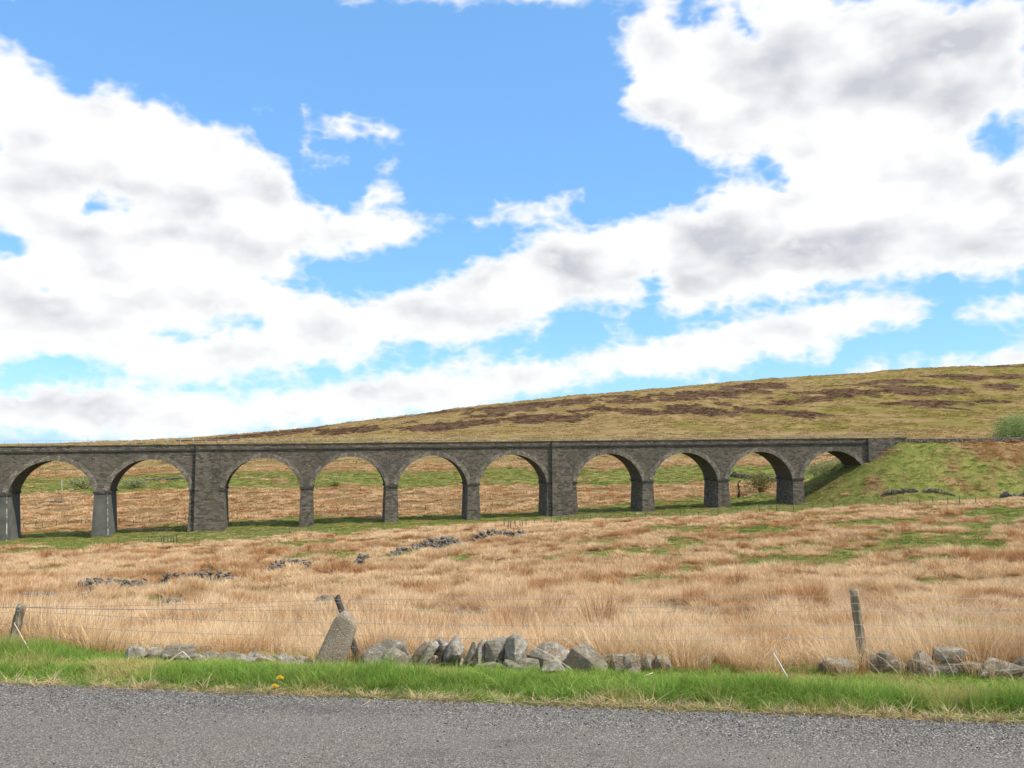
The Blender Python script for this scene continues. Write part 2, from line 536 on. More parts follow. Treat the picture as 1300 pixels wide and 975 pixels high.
def cover(X, Y):
    """-> green (0..1), heather (0..1)"""
    a, b = vinv(X, Y)
    n1 = fbm(X / 9, Y / 9, 4, 41)
    n2 = fbm(X / 3.0, Y / 3.0, 3, 47)
    n3 = fbm(X / 30, Y / 30, 4, 53)
    front = -33.0 - 4 * sstep(-a, 20, 70) + 6 * np.exp(-((a - 22) / 14) ** 2) - 9.0 * sstep(a, 35, 80) + 30 * n1 + 12 * n2
    back = 16.0 + 10 * sstep(a, 0, 80) + 22 * n1 + 5 * n2
    base = sstep(b, front - 2, front + 2) * (1 - sstep(b, back - 4, back + 4))
    d2 = Y + 26 * n3 + 10 * n1
    band = sstep(d2, 244, 258) * (1 - sstep(d2, 298, 318)) * np.clip(.8 + 1.6 * n1 + .8 * n2, 0, 1)
    g = np.maximum(base, band)
    gp = np.where(Y < 160, blobs(X, Y, GREEN_PATCH, 3.0, 61, 5.0, 1.6, 1.6), 0)
    g = np.maximum(g, gp)
    rightmix = sstep(X / np.maximum(Y, 1), 0.05, 0.45) * sstep(Y, 40, 70) * (1 - sstep(Y, 130, 150))
    g = np.maximum(g, sstep(n2 + .8 * n1 + 0.34 * rightmix, 0.33, 0.42) * 0.9)
    emb = emb_height(X, Y) - base_height(X, Y)
    ge = np.clip(.74 - .02 * np.clip(emb, 0, 9) + 1.1 * n1 + .8 * n2 - .6 * sstep(a + 30 * n1 + 1.8 * emb, 132, 148), 0.0, 1)
    g = np.where(emb > -.3, ge, g)
    hill = sstep(Y, 420, 520)
    g = np.maximum(g, hill * sstep(n3 + 0.5 * n1 - .05 + 0.22 * sstep(X / np.maximum(Y, 1), 0.1, 0.5), 0.02, 0.22) * 0.8)
    far = np.sqrt(X * X + Y * Y)
    sr = road_s(X, Y)
    g = np.maximum(g, (1 - sstep(sr, 1.3, 2.0)) * (.75 + .8 * n2))
    he = np.where(Y > 400, blobs(X, Y, HEATHER, 70.0, 71, 55.0, 1.9, 16.0), 0)
    he = np.maximum(he, hill * sstep(fbm(X / 80, Y / 130, 5, 77) - 0.06 * sstep(far, 400, 900) * 0 - 0.05, 0.13, 0.22) * 0.75)
    return g, he


# ------------------------------------------------------------------ object helpers
COL = scene.collection


def tag(o, label=None, category=None, group=None, kind=None):
    if label: o["label"] = label
    if category: o["category"] = category
    if group: o["group"] = group
    if kind or category: o["kind"] = kind or "thing"
    return o


def empty(name, loc, label, category, group=None):
    o = bpy.data.objects.new(name, None)
    COL.objects.link(o)
    o.location = loc
    o.empty_display_size = 0.2
    return tag(o, label, category, group)


def mesh_from(name, verts, faces, mat=None, uvs=None, smooth=False, attrs=None):
    me = bpy.data.meshes.new(name)
    verts = np.asarray(verts, np.float32)
    me.vertices.add(len(verts))
    me.vertices.foreach_set("co", verts.ravel())
    if isinstance(faces, np.ndarray):
        n, k = faces.shape
        tot = n * k
        loops = faces.ravel().astype(np.int32)
        starts = np.arange(0, tot, k, dtype=np.int32)
    else:
        ln = np.array([len(f) for f in faces], np.int32)
        loops = np.concatenate([np.asarray(f, np.int32) for f in faces]) if len(faces) else np.zeros(0, np.int32)
        starts = np.concatenate([[0], np.cumsum(ln)[:-1]]).astype(np.int32)
        tot = len(loops); n = len(faces)
    me.loops.add(tot)
    me.loops.foreach_set("vertex_index", loops)
    me.polygons.add(n)
    me.polygons.foreach_set("loop_start", starts)
    if uvs is not None:
        uv = me.uv_layers.new(name="UVMap")
        uv.data.foreach_set("uv", np.asarray(uvs, np.float32).ravel())
    for nm, arr in (attrs or {}).items():
        at_ = me.attributes.new(nm, 'FLOAT', 'POINT')
        at_.data.foreach_set("value", np.asarray(arr, np.float32).ravel())
    me.update(calc_edges=True)
    me.validate()
    if smooth:
        me.polygons.foreach_set("use_smooth", np.ones(len(me.polygons), bool))
    if mat is not None: me.materials.append(mat)
    return me


def add_obj(name, me, parent=None, world_to_local=True):
    o = bpy.data.objects.new(name, me)
    COL.objects.link(o)
    if parent is not None:
        o.parent = parent
        if world_to_local:
            o.matrix_parent_inverse = parent_matrix(parent).inverted()
    return o


def parent_matrix(p):
    m = p.matrix_basis.copy()
    if p.parent is not None:
        m = parent_matrix(p.parent) @ p.matrix_parent_inverse @ m
    return m


class MB:
    """collects quads with uvs, builds one mesh"""
    def __init__(self):
        self.v = []; self.f = []; self.uv = []

    def quad(self, p, uv=None):
        i = len(self.v)
        self.v += [tuple(q) for q in p]
        self.f.append(tuple(range(i, i + len(p))))
        self.uv += list(uv) if uv is not None else [(q[0], q[2]) for q in p]

    def box_ab(self, a0, a1, b0, b1, z0, z1, top=None, bottom=True):
        """box in viaduct coordinates; top = (a0,a1,b0,b1) of the upper face for a batter; split along a to follow the curve"""
        A0, A1, B0, B1 = top or (a0, a1, b0, b1)
        n = max(1, int(abs(a1 - a0) / 5))
        nz = max(1, int(abs(z1 - z0) / 4))
        def L(z, lo, hi): t = (z - z0) / (z1 - z0); return lo + (hi - lo) * t
        zs = np.linspace(z0, z1, nz + 1)
        for i in range(n):
            for k in range(nz):
                za, zb = zs[k], zs[k + 1]
                def aa(t, z): return L(z, a0, A0) + (L(z, a1, A1) - L(z, a0, A0)) * t
                t0, t1 = i / n, (i + 1) / n
                for (bb, BB, fl) in ((b0, B0, False), (b1, B1, True)):
                    q = [(aa(t0, za), L(za, bb, BB), za), (aa(t1, za), L(za, bb, BB), za), (aa(t1, zb), L(zb, bb, BB), zb), (aa(t0, zb), L(zb, bb, BB), zb)]
                    uv = [(p[0], p[2]) for p in q]
                    if fl: q.reverse(); uv.reverse()
                    self.quad([vmap(*p) for p in q], uv)
            q = [(aa(t0, z1), B0, z1), (aa(t1, z1), B0, z1), (aa(t1, z1), B1, z1), (aa(t0, z1), B1, z1)]
            self.quad([vmap(*p) for p in q], [(p[0], p[1]) for p in q])
            if bottom:
                q = [(a0 + (a1 - a0) * t0, b0, z0), (a0 + (a1 - a0) * t0, b1, z0), (a0 + (a1 - a0) * t1, b1, z0), (a0 + (a1 - a0) * t1, b0, z0)]
                self.quad([vmap(*p) for p in q], [(p[0], p[1]) for p in q])
        for k in range(nz):
            za, zb = zs[k], zs[k + 1]
            for (lo, hi, fl) in ((a0, A0, False), (a1, A1, True)):
                q = [(L(za, lo, hi), L(za, b1, B1), za), (L(za, lo, hi), L(za, b0, B0), za), (L(zb, lo, hi), L(zb, b0, B0), zb), (L(zb, lo, hi), L(zb, b1, B1), zb)]
                uv = [(p[1] + 50, p[2]) for p in q]
                if fl: q.reverse(); uv.reverse()
                self.quad([vmap(*p) for p in q], uv)

    def build(self, name, mat, parent=None):
        return add_obj(name, mesh_from(name, self.v, self.f, mat, self.uv), parent)


def tube(path, radius, sides=5, cap=True):
    """verts, faces of a tube along points; radius float or list"""
    pts = [Vector(p) for p in path]
    rad = radius if hasattr(radius, '__len__') else [radius] * len(pts)
    v = []; f = []
    for i, p in enumerate(pts):
        d = (pts[min(i + 1, len(pts) - 1)] - pts[max(i - 1, 0)]).normalized()
        ref = Vector((0, 0, 1)) if abs(d.z) < 0.9 else Vector((1, 0, 0))
        s = d.cross(ref).normalized(); t = d.cross(s)
        for k in range(sides):
            an = 2 * math.pi * k / sides
            v.append(p + (s * math.cos(an) + t * math.sin(an)) * rad[i])
    for i in range(len(pts) - 1):
        for k in range(sides):
            f.append((i * sides + k, i * sides + (k + 1) % sides, (i + 1) * sides + (k + 1) % sides, (i + 1) * sides + k))
    if cap:
        f.append(tuple(range(sides))[::-1]); f.append(tuple((len(pts) - 1) * sides + k for k in range(sides)))
    return [tuple(q) for q in v], f


def join(parts):
    v = []; f = []
    for (pv, pf) in parts:
        k = len(v)
        v += pv; f += [tuple(i + k for i in q) for q in pf]
    return v, f


# ------------------------------------------------------------------ materials
def m_ground(nb):
    p = nb.pos()
    g = nb.attr('green'); he = nb.attr('heather')
    n1 = nb.noise(p, 0.35, 6, .6); n2 = nb.noise(p, 2.2, 5, .6); n3 = nb.noise(p, 9.0, 4, .65)
    tan = nb.mix(nb.step(n1, .35, .65), (.20, .125, .05), (.33, .22, .10))
    tan = nb.mix(nb.step(n2, .45, .68), tan, (.115, .07, .026))
    grn = nb.mix(nb.step(n1, .35, .65), (.16, .185, .042), (.27, .25, .075))
    grn = nb.mix(nb.step(n2, .42, .7), grn, (.125, .15, .028))
    grn = nb.mix(nb.math('MULTIPLY', nb.step(n3, .55, .72), .5), grn, (.30, .25, .11))
    f = nb.step(nb.math('ADD', g, nb.math('MULTIPLY', nb.math('SUBTRACT', n3, .5), .6)), .35, .65)
    c = nb.mix(f, tan, grn)
    h = nb.math('ADD', n2, nb.math('MULTIPLY', n3, .6))
    return principled(nb, c, .95, nb.bump(h, .9, .25), .05)


def m_hill(nb):
    p = nb.pos()
    g = nb.attr('green'); he = nb.attr('heather')
    n0 = nb.noise(p, 0.012, 5, .6); n1 = nb.noise(p, 0.06, 6, .62); n2 = nb.noise(p, 0.30, 7, .72)
    tan = nb.mix(nb.step(n1, .36, .64), (.24, .165, .065), (.33, .23, .10))
    tan = nb.mix(nb.math('MULTIPLY', nb.step(n2, .46, .7), .7), tan, (.15, .092, .035))
    grn = nb.mix(nb.step(n1, .36, .64), (.185, .15, .038), (.255, .20, .056))
    grn = nb.mix(nb.math('MULTIPLY', nb.step(n2, .45, .7), .6), grn, (.12, .105, .022))
    f = nb.step(nb.math('ADD', g, nb.math('MULTIPLY', nb.math('SUBTRACT', n1, .5), 1.3)), .2, .7)
    c = nb.mix(f, tan, grn)
    hc = nb.mix(nb.step(n2, .35, .65), (.095, .052, .032), (.155, .095, .052))
    hf = nb.step(nb.math('ADD', he, nb.math('MULTIPLY', nb.math('SUBTRACT', nb.noise(p, .09, 8, .78), .5), 2.4)), .34, .76)
    c = nb.mix(hf, c, hc)
    h = nb.math('ADD', n2, nb.math('MULTIPLY', n1, 1.6))
    return principled(nb, c, .95, nb.bump(h, .8, 1.4), .03)


def m_asphalt(nb):
    p = nb.pos()
    cells = nb.new('ShaderNodeTexVoronoi', feature='F1')
    nb.put(cells.inputs['Vector'], nb.mapping(p, (1, 1, .3))); cells.inputs['Scale'].default_value = 80.0
    rnd = nb.new('ShaderNodeSeparateColor'); nb.put(rnd.inputs[0], cells.outputs['Color'])
    stone = nb.mix(rnd.outputs[0], (.070, .065, .056), (.28, .255, .215))
    stone = nb.mix(nb.step(rnd.outputs[1], .86, .95), stone, (.48, .43, .38))
    stone = nb.mix(nb.step(rnd.outputs[2], .72, .9), stone, (.26, .22, .17))
    gap = nb.step(cells.outputs['Distance'], .50, .78)
    c = nb.mix(gap, stone, (.03, .03, .03))
    s = nb.attr('across')
    worn = nb.step(nb.math('ADD', nb.math('ABSOLUTE', nb.math('ADD', s, 1.25)), nb.math('MULTIPLY', nb.math('SUBTRACT', nb.noise(p, 1.3, 4), .5), .9)), .15, .95, 1.0, 0.0)
    big = nb.noise(nb.mapping(p, (.5, 1.3, 1)), .8, 5, .6)
    c = nb.mix(nb.math('MULTIPLY', worn, .42), c, (.205, .185, .15))
    c = nb.mix(nb.step(big, .40, .66, 0.0, .32), c, (.225, .205, .168))
    fine = nb.noise(p, 160, 3, .6)
    stain = nb.noise(nb.mapping(p, (.35, 1.0, 1), rot=(0, 0, .15)), 1.7, 5, .62)
    c = nb.mix(nb.step(stain, .54, .70, 0.0, .38), c, (.075, .068, .062))
    h = nb.math('ADD', nb.math('MULTIPLY', gap, -1.0), nb.math('MULTIPLY', fine, .5))
    return principled(nb, c, .88, nb.bump(h, .85, .007), .25)


def m_chip(nb):
    r = nb.new('ShaderNodeObjectInfo').outputs['Random']
    c = nb.mix(r, (.06, .06, .06), (.34, .32, .30))
    return principled(nb, c, .85, None, .25)


def grass_mat(name, base, mid, tip, alt, alt_amt=.5, trans=.30, patchy=1.0):
    def b(nb):
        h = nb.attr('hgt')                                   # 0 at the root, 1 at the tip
        r = nb.new('ShaderNodeObjectInfo').outputs['Random']
        br = nb.attr('blade')
        t = nb.attr('tint', 'INSTANCER')
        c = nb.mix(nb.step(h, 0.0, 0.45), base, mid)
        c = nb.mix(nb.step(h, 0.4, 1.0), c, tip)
        k = nb.math('MULTIPLY', nb.step(t, .25, .8), alt_amt)
        c = nb.mix(k, c, alt)
        v = nb.math('ADD', nb.math('MULTIPLY', br, .5), nb.math('MULTIPLY', r, .3))
        hs = nb.new('ShaderNodeHueSaturation')
        nb.put(hs.inputs['Color'], c)
        nb.put(hs.inputs['Value'], nb.math('ADD', v, .62))
        nb.put(hs.inputs['Hue'], nb.math('ADD', nb.math('MULTIPLY', nb.math('SUBTRACT', br, .5), .025), .5))
        d = nb.new('ShaderNodeBsdfDiffuse'); nb.put(d.inputs[0], hs.outputs[0])
        tr = nb.new('ShaderNodeBsdfTranslucent'); nb.put(tr.inputs[0], hs.outputs[0])
        mx = nb.new('ShaderNodeMixShader'); mx.inputs[0].default_value = trans
        nb.t.links.new(d.outputs[0], mx.inputs[1]); nb.t.links.new(tr.outputs[0], mx.inputs[2])
        return mx.outputs[0]
    return material(name, b)


def m_masonry(dark, light, course, width, warm=0.0, mortar=(.13, .125, .11), lichen=.5):
    def b(nb):
        uv = nb.new('ShaderNodeUVMap').outputs[0]
        wob = nb.vmath('MULTIPLY', nb.vmath('SUBTRACT', nb.noise(nb.pos(), .9, 3, color=True), (.5, .5, .5)), (.55, .34, 0))
        uvw = nb.vmath('ADD', uv, wob)
        br = nb.new('ShaderNodeTexBrick')
        nb.put(br.inputs['Vector'], uvw)
        br.inputs['Color1'].default_value = (0, 0, 0, 1); br.inputs['Color2'].default_value = (1, 1, 1, 1)
        br.inputs['Mortar'].default_value = (.5, .5, .5, 1)
        br.inputs['Scale'].default_value = 1.0
        br.inputs['Mortar Size'].default_value = .035
        br.inputs['Mortar Smooth'].default_value = .6
        br.inputs['Bias'].default_value = 0.0
        br.inputs['Brick Width'].default_value = width
        br.inputs['Row Height'].default_value = course
        br.offset = .5
        p = nb.pos()
        n1 = nb.noise(p, .18, 5, .6); n2 = nb.noise(p, 1.7, 5, .65); n3 = nb.noise(p, 7.0, 3, .6)
        c = nb.mix(br.outputs['Color'], dark, light)
        c = nb.mix(nb.math('MULTIPLY', nb.step(n2, .5, .72), .55), c, (.125, .085, .055))
        c = nb.mix(nb.math('MULTIPLY', nb.step(n1, .45, .7), .5), c, (.062, .056, .051))
        streak = nb.noise(nb.mapping(p, (.9, .9, .07)), 1.0, 5, .6)
        c = nb.mix(nb.math('MULTIPLY', nb.step(streak, .55, .75), .45), c, (.052, .047, .043))
        pale = nb.math('MULTIPLY', nb.step(n3, .60, .70), nb.step(n1, .40, .60))
        c = nb.mix(nb.math('MULTIPLY', pale, lichen), c, (.42, .40, .35))
        leach = nb.noise(nb.mapping(p, (1.6, 1.6, .10), loc=(7, 3, 1)), 1.0, 4, .6)
        c = nb.mix(nb.math('MULTIPLY', nb.step(leach, .64, .74), .45), c, (.30, .275, .235))
        alg = nb.noise(p, .33, 5, .65)
        c = nb.mix(nb.math('MULTIPLY', nb.step(alg, .50, .66), .40), c, (.115, .115, .06))
        c = nb.mix(nb.math('MULTIPLY', nb.step(alg, .30, .44, 1.0, 0.0), .5), c, (.19, .145, .105))
        c = nb.mix(nb.math('MULTIPLY', br.outputs['Fac'], .55), c, mortar)
        h = nb.math('ADD', nb.math('MULTIPLY', br.outputs['Fac'], -1.0), nb.math('MULTIPLY', n3, .9))
        h = nb.math('ADD', h, nb.math('MULTIPLY', br.outputs['Color'], .6))
        return principled(nb, c, .93, nb.bump(h, 1.0, .09), .1)
    return b


def m_concrete(nb):
    p = nb.pos()
    n1 = nb.noise(p, .5, 5, .6); st = nb.noise(nb.mapping(p, (1.3, 1.3, .09)), 1.0, 4, .6)
    c = nb.mix(nb.step(n1, .3, .7), (.10, .10, .085), (.16, .155, .135))
    c = nb.mix(nb.math('MULTIPLY', nb.step(st, .5, .75), .6), c, (.065, .063, .056))
    return principled(nb, c, .92, nb.bump(nb.noise(p, 6, 4), .4, .03), .1)


def m_limewash(nb):
    p = nb.pos()
    c = nb.mix(nb.step(nb.noise(p, 1.4, 5, .75), .46, .58), (.12, .115, .10), (.55, .53, .49))
    return principled(nb, c, .9, None, .1)


def m_rock(nb):
    p = nb.coord('Object')
    r = nb.new('ShaderNodeObjectInfo').outputs['Random']
    off = nb.vmath('ADD', p, nb.new('ShaderNodeObjectInfo').outputs['Location'])
    n1 = nb.noise(off, 5.5, 6, .62); n2 = nb.noise(off, 17, 6, .68); n3 = nb.noise(off, 70, 4, .7)
    lay = nb.noise(nb.mapping(off, (4, 4, 26), rot=(.4, .3, 0)), 1.0, 4, .6)
    c = nb.mix(nb.step(n1, .3, .7), (.225, .185, .13), (.43, .385, .315))
    c = nb.mix(nb.math('MULTIPLY', nb.step(nb.math('ADD', n1, nb.math('MULTIPLY', nb.math('SUBTRACT', r, .5), .35)), .5, .7), .6), c, (.29, .185, .09))
    c = nb.mix(nb.math('MULTIPLY', nb.step(lay, .52, .7), .4), c, (.13, .11, .085))
    geo = nb.new('ShaderNodeNewGeometry')
    sp = nb.new('ShaderNodeSeparateXYZ'); nb.put(sp.inputs[0], geo.outputs['Normal'])
    up = nb.step(sp.outputs[2], -.1, .8)
    lich = nb.math('MULTIPLY', nb.step(n2, .50, .64), nb.step(n1, .35, .6))
    c = nb.mix(nb.math('MULTIPLY', lich, .75), c, (.66, .63, .55))
    moss = nb.math('MULTIPLY', nb.step(nb.noise(off, 8.0, 5, .6), .56, .68), up)
    c = nb.mix(nb.math('MULTIPLY', moss, .65), c, (.17, .17, .06))
    c = nb.mix(nb.math('MULTIPLY', nb.step(n3, .56, .68), .75), c, (.085, .07, .055))
    h = nb.math('ADD', nb.math('ADD', n2, nb.math('MULTIPLY', n3, .5)), nb.math('MULTIPLY', lay, .6))
    return principled(nb, c, .92, nb.bump(h, 1.0, .035), .15)


def m_slab(nb):
    p = nb.coord('Object')
    n1 = nb.noise(p, 6, 5, .6); n2 = nb.noise(p, 60, 4, .7); v = nb.voronoi(p, 55)
    c = nb.mix(nb.step(n1, .3, .7), (.225, .17, .115), (.33, .265, .195))
    c = nb.mix(nb.step(n2, .54, .66), c, (.50, .46, .40))
    c = nb.mix(nb.math('MULTIPLY', nb.step(v, .0, .28, 1.0, 0.0), .7), c, (.09, .075, .055))
    c = nb.mix(nb.math('MULTIPLY', nb.step(nb.noise(p, 4, 4), .58, .7), .45), c, (.30, .15, .07))
    return principled(nb, c, .93, nb.bump(nb.math('ADD', n2, v), .55, .008), .15)


def m_rubble(nb):
    p = nb.pos()
    n1 = nb.noise(p, 1.9, 4, .6); n2 = nb.noise(p, 9, 5, .65)
    c = nb.mix(nb.step(n1, .3, .7), (.10, .086, .068), (.22, .196, .162))
    c = nb.mix(nb.math('MULTIPLY', nb.step(n2, .54, .66), .6), c, (.36, .34, .30))
    return principled(nb, c, .93, nb.bump(n2, .8, .05), .1)


def m_wood(nb):
    p = nb.coord('Object')
    n1 = nb.noise(nb.mapping(p, (30, 30, 2.2)), 1.0, 5, .6); n2 = nb.noise(p, 9, 4, .6)
    c = nb.mix(nb.step(n1, .35, .68), (.16, .115, .07), (.40, .325, .225))
    c = nb.mix(nb.math('MULTIPLY', nb.step(n2, .52, .68), .5), c, (.20, .195, .105))
    return principled(nb, c, .9, nb.bump(n1, .9, .01), .15)


def m_darkwood(nb):
    p = nb.pos()
    c = nb.mix(nb.noise(p, 3, 4), (.05, .042, .034), (.13, .11, .085))
    return principled(nb, c, .9, None, .1)


def m_plain(col, rough=.6, metallic=0.0, spec=.3, var=.15):
    def b(nb):
        n = nb.noise(nb.pos(), 3.0, 4, .6)
        lo = tuple(q * (1 - var) for q in col); hi = tuple(min(q * (1 + var), 1) for q in col)
        return principled(nb, nb.mix(n, lo, hi), rough, None, spec, metallic)
    return b


def m_leaf(c0, c1):  # leaves, lighter and darker by clump
    def b(nb):
        n = nb.noise(nb.pos(), 1.1, 4, .6); br = nb.attr('blade')
        c = nb.mix(nb.step(nb.math('ADD', nb.math('MULTIPLY', n, .5), nb.math('MULTIPLY', br, .5)), .25, .75), c0, c1)
        d = nb.new('ShaderNodeBsdfDiffuse'); nb.put(d.inputs[0], c)
        tr = nb.new('ShaderNodeBsdfTranslucent'); nb.put(tr.inputs[0], c)
        mx = nb.new('ShaderNodeMixShader'); mx.inputs[0].default_value = .3
        nb.t.links.new(d.outputs[0], mx.inputs[1]); nb.t.links.new(tr.outputs[0], mx.inputs[2])
        return mx.outputs[0]
    return b


M = {}
M['ground'] = material('moor_ground', m_ground)
M['hill'] = material('hill_ground', m_hill)
M['asphalt'] = material('chipped_asphalt', m_asphalt)
M['chip'] = material('road_chipping', m_chip)
M['stone'] = material('sooty_masonry', m_masonry((.092, .078, .062), (.24, .205, .162), .29, .58))
M['pierstone'] = material('sooty_pier_masonry', m_masonry((.078, .066, .052), (.25, .214, .168), .33, .66))
M['barrel'] = material('arch_brick', m_masonry((.10, .078, .062), (.19, .152, .122), .26, .55))
M['ring'] = material('arch_ring_brick', m_masonry((.15, .128, .10), (.37, .322, .258), .42, .42))
M['coping'] = material('coping_stone', m_masonry((.048, .043, .038), (.105, .093, .078), .6, 1.4))
M['parapet'] = material('parapet_masonry', m_masonry((.092, .080, .066), (.26, .228, .184), .30, .55, mortar=(.10, .095, .085), lichen=.9))
M['concrete'] = material('grey_render', m_concrete)
M['lime'] = material('lime_streak', m_limewash)
M['rock'] = material('field_stone', m_rock)
M['slab'] = material('gritstone_slab', m_slab)
M['rubble'] = material('rubble_stone', m_rubble)
M['wood'] = material('weathered_wood', m_wood)
M['darkwood'] = material('old_dark_wood', m_darkwood)
M['wire'] = material('galvanised_wire', m_plain((.42, .41, .39), .5, .6))
M['rail'] = material('painted_rail', m_plain((.40, .39, .34), .6))
M['ballast'] = material('track_ballast', m_plain((.17, .15, .13), .95, var=.4))
M['petal'] = material('dandelion_petal', m_plain((.85, .55, .02), .7))
M['stem'] = material('green_stem', m_plain((.16, .28, .06), .7))
M['straw'] = material('bleached_straw', m_plain((.66, .54, .38), .8))
M['whitestick'] = material('bleached_stick', m_plain((.74, .70, .64), .8))
M['bark'] = material('dark_bark', m_plain((.075, .055, .042), .9, var=.4))
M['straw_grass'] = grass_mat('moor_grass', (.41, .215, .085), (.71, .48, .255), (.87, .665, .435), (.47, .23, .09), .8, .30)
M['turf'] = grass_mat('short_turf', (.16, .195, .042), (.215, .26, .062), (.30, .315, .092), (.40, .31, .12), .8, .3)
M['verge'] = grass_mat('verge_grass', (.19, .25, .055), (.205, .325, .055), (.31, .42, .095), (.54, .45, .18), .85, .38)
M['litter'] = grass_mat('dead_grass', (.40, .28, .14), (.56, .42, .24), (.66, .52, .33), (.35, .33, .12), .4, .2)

# ------------------------------------------------------------------ terrain sheet
def build_terrain():
    azs = np.concatenate([np.arange(-180, -48, 4.0), np.arange(-48, -38, .6), np.arange(-38, 38, .15), np.arange(38, 48, .6), np.arange(48, 180, 4.0)])
    rs = np.concatenate([[0.6, 1.5, 3.0, 4.5], np.geomspace(5.2, 320, 330), np.geomspace(320, 1400, 190)[1:], np.geomspace(1400, 14000, 40)[1:]])
    na, nr = len(azs), len(rs)
    A, R = np.meshgrid(np.radians(azs), rs)
    X = (R * np.sin(A)).ravel(); Y = (R * np.cos(A)).ravel()
    Z = height(X, Y)
    g, he = cover(X, Y)
    V = np.stack([X, Y, Z], 1)
    i = np.arange(nr - 1)[:, None] * na; j = np.arange(na)[None, :]
    jn = (j + 1) % na
    F = np.stack([i + j, i + jn, i + na + jn, i + na + j], -1).reshape(-1, 4)
    F = F[:, ::-1]
    cx = X[F].mean(1); cy = Y[F].mean(1)
    emb = (emb_height(cx, cy) - base_height(cx, cy)) > -0.2
    far = np.sqrt(cx ** 2 + cy ** 2) > 330
    zones = [('ground', M['ground'], ~emb & ~far), ('embankment', M['ground'], emb & ~far), ('hillside', M['hill'], far)]
    for nm, mat, msk in zones:
        f = F[msk]
        used, inv = np.unique(f, return_inverse=True)
        me = mesh_from(nm, V[used], inv.reshape(f.shape), mat, smooth=True, attrs={'green': g[used], 'heather': he[used]})
        tag(add_obj(nm, me), kind='structure')


build_terrain()

# ------------------------------------------------------------------ road
def build_road():
    ts = np.concatenate([np.arange(-160, -20, 6.0), np.arange(-20, 30, .12), np.arange(30, 160, 6.0)])
    ss = np.array([-5.6, -4.5, -3.4, -2.8, -2.0, -1.2, -.6, -.2, 0.0])
    camber = 0.0 - 0.010 * (ss + 2.8) ** 2 * .35
    V = []; ac = []
    for t in ts:
        wob = float(fbm(np.array([t * .9]), np.array([3.3]), 4, 88)[0]) * .16
        for s, c in zip(ss, camber):
            q = s + (wob if s > -.1 else 0)
            V.append((RQ[0] + RD[0] * t + RN[0] * q, RQ[1] + RD[1] * t + RN[1] * q, c)); ac.append(s)
    n = len(ss)
    F = [(i * n + k, (i + 1) * n + k, (i + 1) * n + k + 1, i * n + k + 1) for i in range(len(ts) - 1) for k in range(n - 1)]
    me = mesh_from('road', V, F, M['asphalt'], smooth=True, attrs={'across': ac})
    tag(add_obj('road', me), kind='structure')


build_road()


